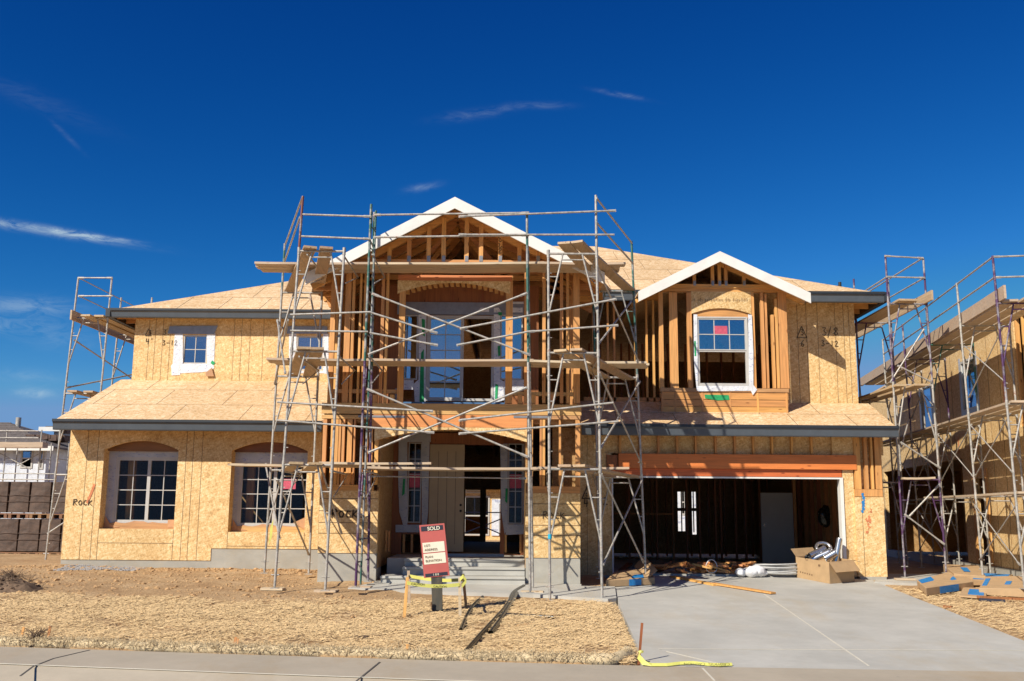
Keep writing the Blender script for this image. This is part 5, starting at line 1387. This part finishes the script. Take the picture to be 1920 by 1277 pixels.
# =================================================================== BEHIND THE HOUSE
def wraphouse(name, lab, x0, x1, Y, z0, z1, wins, mat='wrap', dep=6, roofh=1.3, roofmat='tile'):
    t_ = thing(name, lab, 'house', ((x0+x1)/2, Y+dep/2, z0))
    mb = osbwall(x0, x1, z0, z1, Y, Y+.15, wins); mb.build('wall', M[mat], t_)
    mb = MB(); mb.box(x1-.15, x1, Y+.151, Y+dep, z0, z1); mb.box(x0, x0+.15, Y+.151, Y+dep, z0, z1); mb.box(x0+.16, x1-.16, Y+dep-.1, Y+dep, z0, z1); mb.build('side_wall', M[mat], t_)
    for (a, b_, c, d) in wins:
        mb = MB(); k = .07; mb.box(a, a+k, Y-.03, Y+.06, c, d); mb.box(b_-k, b_, Y-.03, Y+.06, c, d); mb.box(a+k, b_-k, Y-.03, Y+.06, c, c+k); mb.box(a+k, b_-k, Y-.03, Y+.06, d-k, d); mb.box(a+k, b_-k, Y-.02, Y+.05, (c+d)/2-.03, (c+d)/2+.03)
        wf = mb.build('window', M['vinyl'], t_)
        mb = MB(); mb.box(a+k, b_-k, Y, Y+.01, (c+d)/2+.03, d-k); mb.build('pane', M['glass_sky'], wf)
    mb = MB(); o_ = .5
    zr = z1+roofh; xr0, xr1 = x0+dep/2, x1-dep/2
    if xr1 < xr0: xr0 = xr1 = (x0+x1)/2
    A_ = [(x0-o_, Y-o_, z1), (x1+o_, Y-o_, z1), (x1+o_, Y+dep+o_, z1), (x0-o_, Y+dep+o_, z1)]
    R0_, R1_ = (xr0, Y+dep/2, zr), (xr1, Y+dep/2, zr)
    for poly in ([A_[0], A_[1], R1_, R0_], [A_[2], A_[3], R0_, R1_], [A_[1], A_[2], R1_], [A_[3], A_[0], R0_]): mb.slab(poly, .08)
    n = int(dep/2/.35)
    for i in range(n):   # tile courses
        v = (i+.5)/n; p = Vector(A_[0]).lerp(Vector(R0_), v); q = Vector(A_[1]).lerp(Vector(R1_), v); mb.beam(p+Vector((0, 0, .02)), q+Vector((0, 0, .02)), .06, .05)
        for j in range(int((q.x-p.x)/.3)):
            pass
    mb.build('roof', M[roofmat], t_)
    mb = MB(); mb.box(x0-o_, x1+o_, Y-o_-.03, Y-o_, z1-.18, z1+.02); mb.build('fascia', M['white'], t_)
    return t_
YH = 44
zz0 = 0; e1 = Z(40, 838, YH)
lh = wraphouse('wrapped_house', 'distant house wrapped in white building paper with dark tile roof at far left', X(-260, 870, YH), X(86, 870, YH), YH, 0, e1,
    [(X(39, 860, YH), X(62, 860, YH), Z(50, 878, YH), Z(50, 841, YH)+.0), (X(74, 860, YH), X(91, 860, YH)-.2, Z(80, 880, YH), Z(80, 843, YH))], roofh=1.35, dep=7)
p = W(34, 795, YH+3); mb = MB(); mb.tube([p-Vector((0, 0, .6)), p+Vector((0, 0, .3))], .12, 10); mb.build('vent_pipe', M['pipe'], lh)
mb = MB(); rs = random.Random(77)
for i in range(60): 
    x = X(rs.uniform(45, 103), 820, YH+1); z = Z(70, 832, YH+1)+.1; mb.box(x, x+.35, YH+1+rs.uniform(0, .8), YH+1.9, z+rs.uniform(0, .55)*(1 if x > -20.3 else .5), z+.62*(1 if x > -20.3 else .5))
mb.build('tile_heap', M['tiled'], label='heap of loose brown roof tiles on the distant left roof', cat='roof tiles')
wraphouse('wrapped_house', 'taller distant house of blue and white building paper just beyond the left wing corner', X(98, 850, YH+4), X(330, 850, YH+4), YH+4, 0, Z(115, 803, YH+4), [], roofh=.5, dep=6)
# scaffold before the distant left house
s3 = thing('scaffold', 'thin scaffold standing before the distant wrapped house at far left', 'scaffold', (X(40, 900, 42), 42, 0))
for px in (-30, 8, 40+33, 107):
    x = X(px, 870, 42); mb = MB(); mb.tube([(x, 42, 0), (x, 42, Z(px, 806, 42))], .03, 6); mb.tube([(x, 43, 0), (x, 43, Z(px, 828, 42))], .03, 6); mb.tube([(x, 42, e1-.6), (x, 43, e1-.6)], .02, 6); mb.build('frame', M['pipe'], s3)
for py in (808, 821, 888, 899): rail(s3, (X(-30, py, 42), 41.96, Z(40, py, 42)), (X(107 if py > 850 else 73, py, 42), 41.96, Z(40, py, 42)), r=.022, flat=(0, 0))
for a, b_ in ((-20, 37), (37, -20+12)): pass
rail(s3, (X(36, 870, 42), 41.9, Z(36, 873, 42)), (X(72, 870, 42), 41.9, Z(72, 852, 42)), r=.02, name='cross_brace'); rail(s3, (X(0, 870, 42), 41.9, Z(0, 850, 42)), (X(60, 870, 42), 41.9, Z(60, 880, 42)), r=.02, name='cross_brace')
plank((X(-30, 833, 41.6), 41.7, Z(40, 834, 41.6)), (X(83, 833, 41.6), 41.7, Z(40, 834, 41.6)), 'long pale plank on the scaffold of the distant left house', 'far plank', .5, .22)
# houses seen through the openings of the main house
YB2 = 47
bh = wraphouse('rear_house', 'unfinished timber house glimpsed through the open front door', X(840, 960, YB2), X(1010, 960, YB2), YB2, 0, Z(900, 905, YB2),
               [(X(936, 960, YB2), X(980, 960, YB2), Z(950, 1000, YB2), Z(950, 940, YB2)), (X(872, 960, YB2), X(905, 960, YB2), Z(880, 925, YB2), Z(880, 915, YB2)), (X(870, 960, YB2), X(918, 960, YB2), .2, Z(880, 930, YB2))], 'osb', 6, 1.0, 'osb_roof')
mb = MB(); mb.box(X(922, 960, YB2), X(936, 960, YB2), YB2-.05, YB2-.02, .2, Z(940, 936, YB2)); mb.box(X(936, 960, YB2), X(950, 960, YB2), YB2-.05, YB2-.02, Z(940, 945, YB2), Z(940, 936, YB2)); mb.build('flashing_tape', M['wrap'], bh)
bs = thing('scaffold', 'scaffold braces glimpsed through the open front door', 'scaffold', (X(900, 1000, 40), 40, 0))
for px in (866, 906, 945): x = X(px, 960, 40); mb = MB(); mb.tube([(x, 40, 0), (x, 40, 3.2)], .03, 6); mb.build('frame', M['pipe'], bs)
for (a, b_) in (((868, 970), (902, 983)), ((870, 1000), (900, 988)), ((910, 985), (942, 972)), ((908, 988), (945, 1004)), ((866, 961), (945, 961))):
    rail(bs, W(*a, 39.9), W(*b_, 39.9), r=.022, name='cross_brace', flat=(0, 0))
wraphouse('rear_house', 'pale wrapped house glimpsed through the garage back windows', X(1225, 960, YB2+2), X(1560, 960, YB2+2), YB2+2, 0, Z(1300, 880, YB2), [(X(1290, 960, YB2), X(1300, 960, YB2), 1.2, 2.4)], 'wrap', 6, 1.0, 'tile')

# wrapped pallets by the left side
YPL = 27.0
def wpallet(x, y, z, w_, h, lab, seed):
    t_ = thing('wrapped_pallet', lab, 'pallet', (x, y, z), 'wrapped pallets stacked beside the left wing'); rs = random.Random(seed)
    mb = MB(); n = 6; V = []; nn = 16
    for j in range(n+1):
        for i in range(nn):
            a = i/nn*2*math.pi; c, s_ = math.cos(a), math.sin(a); k = 1/max(abs(c), abs(s_))**.86
            b__ = 1+.03*noise.noise(Vector((i*.9, j*.9, seed)))-.05*(j/n)
            V.append((x+c*k*w_/2*b__, y+s_*k*.45*b__, z+.15+(h-.15)*j/n+.02*noise.noise(Vector((i, j, seed)))))
    F = [(j*nn+i, j*nn+(i+1) % nn, (j+1)*nn+(i+1) % nn, (j+1)*nn+i) for j in range(n) for i in range(nn)]+[tuple(n*nn+i for i in range(nn)), tuple(range(nn))[::-1]]
    mb.add(V, F)
    for zz_ in (.45, .62): mb.box(x-w_/2*1.0, x+w_/2*1.0, y-.46, y-.448, z+h*zz_, z+h*zz_+.015)
    mb.build('wrapped_load', M['brown'], t_, bevel=.02)
    mb = MB()
    for k in range(3): mb.box(x-w_/2, x+w_/2, y-.42+k*.4, y-.34+k*.4, z+.10, z+.13); 
    for k in range(3): xx2 = x-w_/2+.03+k*(w_/2-.05); mb.box(xx2, xx2+.08, y-.42, y+.45, z+.0, z+.10)
    mb.build('wooden_pallet', M['pallet'], t_)
for i, px in enumerate((-28, 15, 57, 99, 141)):
    x = X(px-2*i, 980, YPL); zt2 = .0
    wpallet(x, YPL+.5, 0.02, .56, .98, ['dark wrapped pallet', 'brown wrapped pallet'][i % 2]+' in the bottom row, '+['just at the photo edge', 'leftmost in full view', 'second in full view', 'third in full view', 'mostly behind the house corner'][i], i)
    wpallet(x+.2, YPL+.55, 1.02, .56, .96, ['dark wrapped pallet', 'brown wrapped pallet'][i % 2]+' in the top row, '+['just at the photo edge', 'leftmost in full view', 'second in full view', 'third in full view', 'mostly behind the house corner'][i], i+10)

# =================================================================== SMALL THINGS
# sold sign
sg = thing('sold_sign', 'dark red sold sign leaning on a charred post in the front lawn', 'sign', GP(822, 1152))
base = GP(822, 1152); YS = base.y
Cn = [W(786, 985, YS-.06), W(833, 981, YS-.06), W(843, 1079, YS-.06), W(795, 1084, YS-.06)]
def bil(u, v, dy=0):   # u right, v down on the board
    p = (Cn[0].lerp(Cn[1], u)).lerp(Cn[3].lerp(Cn[2], u), v); return Vector((p.x, p.y-dy, p.z))
def panel(mb, u0, u1, v0, v1, dy, th=.003):
    q = [bil(u0, v0, dy), bil(u1, v0, dy), bil(u1, v1, dy), bil(u0, v1, dy)]; r_ = [Vector((p.x, p.y+th, p.z)) for p in q]
    mb.hexa(q+r_)
mb = MB(); panel(mb, 0, 1, 0, 1, .0, .04); bd = mb.build('sign_board', M['wine'], sg)
mb = MB(); panel(mb, 0.02, .06, 0.01, .99, .004); 
mb = MB(); panel(mb, .06, .93, .03, .12, .004); mb.build('sign_band', M['navy'], bd); mb = MB(); panel(mb, .06, .93, .925, .985, .004); mb.build('sign_band', M['navy'], bd)
mb = MB(); panel(mb, .06, .92, .34, .53, .004); panel(mb, .06, .92, .55, .75, .004); mb.build('sign_field', M['cream'], bd)
def text3d(s_, u, v, hgt, mat, parent, bold=.0):
    cu = bpy.data.curves.new('t', 'FONT'); cu.body = s_; cu.size = 1; cu.extrude = .01; cu.offset = bold
    o = bpy.data.objects.new('t', cu); COL.objects.link(o); dg = bpy.context.evaluated_depsgraph_get(); me = bpy.data.meshes.new_from_object(o.evaluated_get(dg))
    COL.objects.unlink(o); bpy.data.objects.remove(o)
    ux = (Cn[1]-Cn[0]).normalized(); uz = (Cn[0]-Cn[3]).normalized(); p0 = bil(u, v, .010)
    mb = MB(); mb.add([p0+ux*c.co.x*hgt+uz*c.co.y*hgt+Vector((0, -c.co.z*.1, 0)) for c in me.vertices], [tuple(f.vertices) for f in me.polygons])
    return mb.build('lettering', M[mat], parent)
text3d('SOLD', .31, .112, .078, 'cream', bd, .02)
text3d('LOT:', .12, .415, .047, 'card_d', bd); text3d('ADDRESS:', .12, .495, .047, 'card_d', bd); text3d('PLAN:', .12, .63, .047, 'card_d', bd); text3d('ELEVATION:', .12, .705, .047, 'card_d', bd)
text3d('1 8 8', .36, .972, .045, 'cream', bd, .01)
mb = MB(); p = base; q = W(817, 1078, YS); mb.beam(p-Vector((0, 0, .2)), Vector((q.x, YS, q.z+.25)), .15, .10, up=(0, 1, 0), w2=.17, h2=.10); mb.build('post', M['post'], sg)
# stakes and caution tape round the sign
TP = []
for (b0, t0_, lab) in (((757, 1160), (764, 1082), 'orange stained survey stake left of the sign in front'), ((768, 1140), (766, 1070), 'grey survey stake left of the sign at the back'),
        ((863, 1160), (862, 1082), 'grey survey stake right of the sign in front'), ((876, 1145), (868, 1076), 'brown survey stake right of the sign at the back')):
    p = GP(*b0); q = W(*t0_, p.y); mb = MB(); mb.beam(p-Vector((0, 0, .1)), q, .045, .018, up=(0, 1, 0)); mb.build('wooden_stake', M['stud' if 'orange' in lab or 'brown' in lab else 'plankx'], label=lab, cat='stake', group='stakes round the sold sign'); TP.append((p, q))
mb = MB()
def ribbon(mb, pts, w_, m=0, tw=0):
    V = []; 
    for i, p in enumerate(pts):
        p = Vector(p); a = tw*i; V += [p+Vector((0, math.sin(a)*w_/2, math.cos(a)*w_/2)), p-Vector((0, math.sin(a)*w_/2, math.cos(a)*w_/2))]
    n = len(pts); V2 = [v+Vector((0, .002, 0)) for v in V]; k = len(V)
    F = [(2*i, 2*i+1, 2*i+3, 2*i+2) for i in range(n-1)]+[(k+2*i, k+2*i+2, k+2*i+3, k+2*i+1) for i in range(n-1)]
    F += [(2*i, 2*i+2, k+2*i+2, k+2*i) for i in range(n-1)]+[(2*i+1, k+2*i+1, k+2*i+3, 2*i+3) for i in range(n-1)]
    mb.add(V+V2, F, m)
def tp(i, f_): a, b_ = TP[i]; return a.lerp(b_, f_)
seq = [(2, .82), (0, .86), (1, .86), (3, .84), (2, .82)]
for (i, f_), (j, g_) in zip(seq, seq[1:]):
    a, b_ = tp(i, f_), tp(j, g_); n = 10; pts_ = [a.lerp(b_, k/n)+Vector((0, -.02 if i in (2, 0) and j in (0, 2) else .0, -.035*math.sin(math.pi*k/n))) for k in range(n+1)]
    ribbon(mb, pts_, .052, 0)
a = tp(2, .86); ribbon(mb, [a+Vector((.0, -.03, .05)), a+Vector((.05, -.04, .1)), a+Vector((.1, -.03, .03)), a+Vector((.03, -.04, -.05))], .06)
tpo = mb.build('caution_tape', M['tapey'], label='yellow caution tape strung round the stakes of the sold sign', cat='tape')
def free_text(s_, p, ux, uz, hgt, mat, parent, name='lettering'):
    cu = bpy.data.curves.new('t', 'FONT'); cu.body = s_; cu.size = 1
    o = bpy.data.objects.new('t', cu); COL.objects.link(o); dg = bpy.context.evaluated_depsgraph_get(); me = bpy.data.meshes.new_from_object(o.evaluated_get(dg))
    bpy.data.objects.remove(o); mb = MB(); ux, uz = Vector(ux).normalized(), Vector(uz).normalized()
    mb.add([Vector(p)+ux*c.co.x*hgt+uz*c.co.y*hgt for c in me.vertices], [tuple(f.vertices) for f in me.polygons]); return mb.build(name, M[mat], parent)
a, b_ = tp(0, .86), tp(2, .82); d = (b_-a)
for f_ in (.08, .5): p = a+d*f_+Vector((0, -.026, -.018-.035*math.sin(math.pi*f_))); free_text('CAUTION', p, d, (0, 0, 1), .045, 'black', tpo)
# stake by the driveway with fallen caution tape
p = GP(1197, 1243); q = W(1204, 1168, p.y); mb = MB(); mb.beam(p-Vector((0, 0, .05)), q, .03, .012, up=(0, 1, 0)); mb.build('wooden_stake', M['studr'], label='thin leaning stake at the left driveway corner', cat='stake')
mb = MB(); pt = [GP(1200, 1222, .14), GP(1197, 1232, .11), GP(1206, 1243, .05), GP(1222, 1247, .03), GP(1250, 1247, .03), GP(1275, 1244, .035), GP(1300, 1243, .04), GP(1325, 1246, .03), GP(1350, 1247, .035), GP(1373, 1246, .03)]
V = []
for i, p in enumerate(pt): w_ = .06 if i > 1 else .045; n_ = Vector((0, w_/2*.75, w_/2*.55)) if i > 2 else Vector((.02, .01, w_/2)); V += [p+n_, p-n_*.7]
n = len(pt); mb.add(V+[v+Vector((0, 0, .002)) for v in V], [(2*i, 2*i+1, 2*i+3, 2*i+2) for i in range(n-1)]+[(2*n+2*i, 2*n+2*i+2, 2*n+2*i+3, 2*n+2*i+1) for i in range(n-1)])
rock(mb, GP(1201, 1222, .19), .03, random.Random(1))
tf = mb.build('caution_tape', M['tapey'], label='loose end of yellow caution tape trailing over the driveway', cat='tape')
for px, s_ in ((1322, 'CAUTION'), (1368, 'CAUTION')): p = GP(px, 1243, .062); free_text(s_, p, (-1, 0, 0), (0, -.8, -.6), .055, 'black', tf)
# black pipes
def bpipe(pts_, lab, r=.035, rib=True):
    # smooth curve through ground points
    P_ = [GP(*p[:2], p[2] if len(p) > 2 else .04) for p in pts_]; out = []
    for i in range(len(P_)-1):
        p0, p1, p2, p3 = P_[max(i-1, 0)], P_[i], P_[i+1], P_[min(i+2, len(P_)-1)]
        for k in range(10):
            t_ = k/10; out.append(.5*((2*p1)+(p2-p0)*t_+(2*p0-5*p1+4*p2-p3)*t_*t_+(3*p1-p0-3*p2+p3)*t_**3))
    out.append(P_[-1]); mb = MB()
    mb.tube(out, r, 12, cap=False); mb.tube(out[::-1], r*.8, 12, cap=False)
    mb.build('black_pipe', M['bpipe'], label=lab, cat='pipe', group='black plastic pipes on the lawn')
bpipe([(864, 1182), (874, 1158), (888, 1135), (905, 1120)], 'short bent black plastic pipe nearest the sold sign', .032)
bpipe([(868, 1228), (905, 1186), (950, 1136), (962, 1112), (982, 1099)], 'longest black plastic pipe, reaching from the straw roll to the path', .034)
bpipe([(920, 1188), (938, 1163), (955, 1136), (968, 1112)], 'middle black plastic pipe with its open end toward the street', .04)
bpipe([(948, 1152), (990, 1154), (1038, 1157)], 'straight black pipe lying crosswise to the others', .024)
# plank across the garage mouth
def lying(a, b_, w_, th, lab, name, cat, mat='studx', dz=.03):
    mb = MB(); mb.beam(GP(*a, dz), GP(*b_, dz), w_, th); return mb.build(name, M[mat], label=lab, cat=cat)
lying((1262, 1081), (1344, 1097), .16, .03, 'pale board lying askew just inside the garage mouth', 'loose_board', 'board')
lying((1338, 1094), (1450, 1112), .13, .03, 'pale board lying on the driveway with its pointed end to the right', 'loose_board', 'board', dz=.04)
# cardboard box with ducts
bc = GP(1546, 1094); bxz = bc.z+.015
q0 = W(1494, 1083, 20.9); 
def gpt(px, py): p = GP(px, py); return Vector((p.x, p.y, p.z+.015))
B = [gpt(1494, 1084), gpt(1556, 1096), gpt(1602, 1092), None]; B[3] = B[0]+(B[2]-B[1])+Vector((0, .15, 0))
cb = thing('cardboard_box', 'open cardboard box full of shiny ducts on the driveway before the garage', 'box', B[1])
h = .43; mb = MB()
for i in range(4):
    a, b_ = B[i], B[(i+1) % 4]; mb.beam((a+b_)/2+Vector((0, 0, h/2))-(b_-a)*.5, (a+b_)/2+Vector((0, 0, h/2))+(b_-a)*.5, .008, h)
mb.slab([v+Vector((0, 0, .01)) for v in B], .01); mb.build('box_body', M['card'], cb)
mb = MB(); up = Vector((0, 0, h))
for i, (ox, oz) in ((3, (-.12, .16)), (2, (.16, -.03)), (1, (.16, -.2))):
    a, b_ = B[i]+up, B[(i+1) % 4]+up; out = (b_-a).cross(Vector((0, 0, 1))).normalized()
    if (a-(B[0]+B[2])/2-up).dot(out) < 0: out = -out
    c, d = b_+out*abs(ox)+Vector((0, 0, oz)), a+out*abs(ox)+Vector((0, 0, oz)); mb.add([a, b_, c, d, a+Vector((0, .005, .005)), b_+Vector((0, .005, .005)), c+Vector((0, .005, .005)), d+Vector((0, .005, .005))], [(0, 1, 2, 3), (7, 6, 5, 4), (0, 4, 5, 1), (2, 6, 7, 3)])
mb.build('box_flap', M['card'], cb)
mb = MB(); d = (B[1]-B[0]).normalized(); n_ = Vector((d.y, -d.x, 0)); n_ = n_ if n_.y < 0 else -n_
c = B[0].lerp(B[1], .72)+Vector((0, 0, .33))+n_*.008; mb.beam(c-d*.035, c+d*.035, .004, .04)
for k in range(6): c = B[0].lerp(B[1], .12+.07*k)+Vector((0, 0, .13-.004*k))+n_*.007; mb.beam(c, c+d*.035, .003, .03)
mb.build('box_print', M['card_d'], cb)
ctr = (B[0]+B[1]+B[2]+B[3])/4+up
rs = random.Random(12)
ducts = [((-.30, .0, -.05), (.12, -.05, .14), .07, 'corrugated duct lying slanted in the cardboard box'), ((-.32, -.08, .06), (.05, .05, .22), .055, 'upper thin duct in the cardboard box'),
         ((-.2, .1, -.04), (-.38, -.12, .03), .06, 'short duct poking from the left of the cardboard box'), ((.22, -.02, -.15), (.36, .02, .42), .06, 'upright duct standing at the right of the cardboard box'),
         ((.0, -.1, .0), (.22, -.12, .13), .08, 'wide duct end with dark mouth in the cardboard box')]
for a, b_, r_, lab in ducts:
    mb = MB(); a, b_ = ctr+Vector(a), ctr+Vector(b_); n = 14; P_ = [a.lerp(b_, k/n) for k in range(n+1)]
    mb.tube(P_, [r_*(1+(.05 if k % 2 else -.02)) for k in range(n+1)], 14, cap=False); mb.tube(P_[::-1], r_*.9, 14, cap=False)
    mb.build('metal_duct', M['silver'], label=lab, cat='duct', group='ducts in the cardboard box')
mb = MB(); c = ctr+Vector((.02, .05, .22)); P_ = [c+Vector((math.cos(a)*.15, .08*math.sin(a), math.sin(a)*.1)) for a in np.linspace(0, 2*math.pi, 25)]; mb.tube(P_, .035, 10, cap=False)
mb.build('metal_duct', M['silver'], label='ring shaped elbow duct topping the cardboard box', cat='duct', group='ducts in the cardboard box')
mb = MB(); c = GP(1612, 1082, .0); mb.hexa([c+Vector(v) for v in ((-.14, 0, 0), (.16, -.04, 0), (.2, .3, 0), (-.1, .35, 0), (-.14, 0, .2), (.16, -.04, .12), (.2, .3, .12), (-.1, .35, .24))]); mb.build('cardboard_box', M['card'], label='crumpled empty carton behind the duct box beside the garage pier', cat='box')
# bags and hose coil
mb = MB(); c = Vector((X(1408, 1074, 21.95), 21.95, .0))
for (dx, dy, r_) in ((-.2, 0, .11), (0, -.03, .14), (.13, .02, .16), (-.05, .1, .12), (.26, .05, .09)):
    bm = bmesh.new(); bmesh.ops.create_icosphere(bm, subdivisions=3, radius=r_)
    vs = [Vector((v.co.x*1.15, v.co.y, v.co.z*.8))*(1+.25*noise.noise(v.co*14+Vector((dx*9, 0, 0))))+c+Vector((dx, dy, r_*.6)) for v in bm.verts]
    mb.add(vs, [tuple(v.index for v in f.verts) for f in bm.faces], 0, True); bm.free()
mb.build('plastic_bag', M['plastic'], label='crumpled white plastic bag on the garage floor edge', cat='bag')
mb = MB(); c = Vector((X(1462, 1070, 22.1), 22.05, .02)); rs = random.Random(3); P_ = []
for k in range(9*24):
    a = k/24*2*math.pi; rr = .38+.07*math.sin(k*.13)+rs.uniform(-.004, .004); P_.append(c+Vector((math.cos(a)*rr*1.15, .2+math.sin(a)*rr*.8, .02+(k/(9*24))*.2+.02*math.sin(a*.5+k*.05))))
mb.tube(P_, .017, 7); mb.build('hose_coil', M['hose'], label='coil of pale flexible conduit on the garage floor', cat='hose')
# scrap heap in the garage
rs = random.Random(41)
for i in range(44):
    px, py = rs.uniform(1215, 1345), rs.uniform(1056, 1077); c = GP(px, py); a = rs.gauss(0, .6); l = rs.uniform(.15, .6); z = rs.uniform(.04, .22)
    d = Vector((math.cos(a), math.sin(a)*.7, rs.gauss(0, .2)))*l/2; mb = MB(); mb.beam(Vector((c.x, 22.2+rs.uniform(0, 1.0), z))-d, Vector((c.x, 22.2+rs.uniform(0, .6), z))+d, .09, .04)
    mb.build('wood_offcut', M['glulam_p' if i % 3 == 0 else 'stud' if i % 3 == 1 else 'studr'], label='short lumber offcut in the jumbled scrap heap inside the garage', cat='offcut', group='offcuts in the scrap heap')
for i, (px, lab) in enumerate(((1162, 'leftmost long board on the garage floor'), (1186, 'middle long board on the garage floor'), (1210, 'right long board on the garage floor'))):
    c = W(px, 1068, 22.6); mb = MB(); mb.beam((c.x, 22.3, .06), (c.x+.5+.2*i, 25.0, .08), .14, .04); mb.build('loose_board', M['studr'], label=lab, cat='board')
mb = MB(); c = Vector((X(1335, 1065, 22.3), 22.35, .17)); P_ = [c+Vector((math.cos(a)*.12, .04*math.sin(2*a), math.sin(a)*.14)) for a in np.linspace(0, 6*math.pi, 60)]; mb.tube(P_, .009, 6); mb.build('wire_coil', M['plastic'], label='small coil of white wire by the scrap heap', cat='wire')
# grey door leaning in the garage
mb = MB(); Yd = 27.2; mb.box(X(1428, 985, Yd), X(1488, 985, Yd), Yd, Yd+.045, .02, Z(1460, 924, Yd))
gd = mb.build('interior_door', M['doorg'], label='plain grey door slab standing at the back of the garage', cat='door')
mb = MB(); mb.tube([(X(1433, 1000, Yd), Yd-.04, 1.0), (X(1433, 1000, Yd), Yd, 1.0)], .03, 10); mb.build('door_handle', M['silver'], gd)
mb = MB(); mb.box(X(1489, 985, Yd), X(1494, 985, Yd), Yd-.02, Yd+.1, .02, 2.3); part(mb, 'door_jamb', M['stud'])
mb = MB(); c = Vector((X(1548, 970, 25.5), 25.5, 1.25)); bm = bmesh.new(); bmesh.ops.create_icosphere(bm, subdivisions=3, radius=.2)
mb.add([Vector((v.co.x*.9, v.co.y*.5, v.co.z*1.3))*(1+.25*noise.noise(v.co*9))+c for v in bm.verts], [tuple(v.index for v in f.verts) for f in bm.faces], 0, True); bm.free()
mb.build('black_bag', M['bpipe'], label='black plastic bag hanging on the right garage wall', cat='bag')

# flattened cartons
def carton(corners, hgt, lab, tapes=(), fold=0, name='flat_carton'):
    P_ = [GP(*c, .02) for c in corners]; o_ = thing(name, lab, 'carton', sum(P_, Vector())/4)
    mb = MB(); t_ = [p+Vector((0, 0, hh)) for p, hh in zip(P_, hgt)]; mb.hexa(P_+t_); mb.build('carton_body', M['card'], o_, bevel=.008)
    f = lambda u, v, dz=.006: (t_[0].lerp(t_[1], u)).lerp(t_[3].lerp(t_[2], u), v)+Vector((0, 0, dz))
    for (u0, u1, v0, v1, mt) in tapes:
        mb = MB(); mb.slab([f(u0, v0), f(u1, v0), f(u1, v1), f(u0, v1)], .004); mb.build('printed_panel', M[mt], o_)
    return o_, P_, t_
def fronttape(o_, P_, t_, a, b_, mt='blue', n=(0, -1, 0)):
    d = P_[1]-P_[0]; nrm = Vector((d.y, -d.x, 0)).normalized(); nrm = nrm if nrm.y < 0 else -nrm; mb = MB()
    q = [P_[0].lerp(P_[1], a), P_[0].lerp(P_[1], b_), t_[0].lerp(t_[1], b_), t_[0].lerp(t_[1], a)]; c_ = sum(q, Vector())/4
    q = [p+(c_-p)*.08+nrm*.011 for p in q]; mb.hexa([q[0], q[1], q[1]+nrm*.003, q[0]+nrm*.003, q[3], q[2], q[2]+nrm*.003, q[3]+nrm*.003]); mb.build('printed_panel', M[mt], o_)
o_, P_, t_ = carton([(1136, 1101), (1228, 1096), (1214, 1080), (1152, 1083)], (.13, .13, .2, .12), 'flattened carton with blue tape at the left corner of the driveway', [(.52, .78, .05, .95, 'blue')])
fronttape(o_, P_, t_, .45, .72)
mb = MB(); a = t_[1]; b_ = t_[2]; mb.slab([b_+Vector((-.28, 0, .0)), a+Vector((-.12, 0, .01)), a+Vector((.06, .08, .14)), b_+Vector((-.06, .1, .22))], .01); mb.build('carton_flap', M['card'], o_)
cl = [([(1737, 1117), (1826, 1104), (1800, 1084), (1720, 1100)], (.14, .14, .2, .12), 'nearest flattened carton with blue end panel right of the driveway', [(.02, .3, .55, .98, 'blue'), (.6, .72, .3, .7, 'blue')]),
      ([(1790, 1094), (1850, 1096), (1836, 1078), (1770, 1082)], (.2, .16, .22, .28), 'flattened carton propped up behind the nearest one', [(.4, .6, .3, .7, 'blue')]),
      ([(1836, 1115), (1925, 1121), (1940, 1098), (1848, 1096)], (.12, .16, .2, .16), 'tan flattened carton at the right edge of the pile', [(.5, .62, .3, .55, 'blue'), (.04, .14, .2, .8, 'blue')]),
      ([(1798, 1120), (1850, 1124), (1850, 1108), (1806, 1106)], (.03, .03, .05, .05), 'thin carton lying flat between the larger ones', [(.3, .9, .2, .8, 'blue')]),
      ([(1822, 1098), (1880, 1098), (1900, 1086), (1826, 1086)], (.12, .1, .1, .14), 'blue sided carton at the back of the pile', [(.05, .95, .05, .95, 'blue')])]
for k, (c_, h_, lab, tps) in enumerate(cl):
    o_, P_, t_ = carton(c_, h_, lab, tps); o_['group'] = 'flattened cartons right of the driveway'
    if k == 0: fronttape(o_, P_, t_, .25, .68)
lying((1832, 1119), (1930, 1124), .09, .04, 'reddish board lying before the right cartons', 'loose_board', 'board', 'studr', .06)
lying((1836, 1124), (1885, 1127), .07, .05, 'short dark blue strip of board under the reddish board', 'loose_board', 'board', 'navy', .03)
lying((1770, 1137), (1785, 1139), .06, .04, 'small orange wood chip between driveway and straw', 'wood_chip', 'chip', 'studr', .03)
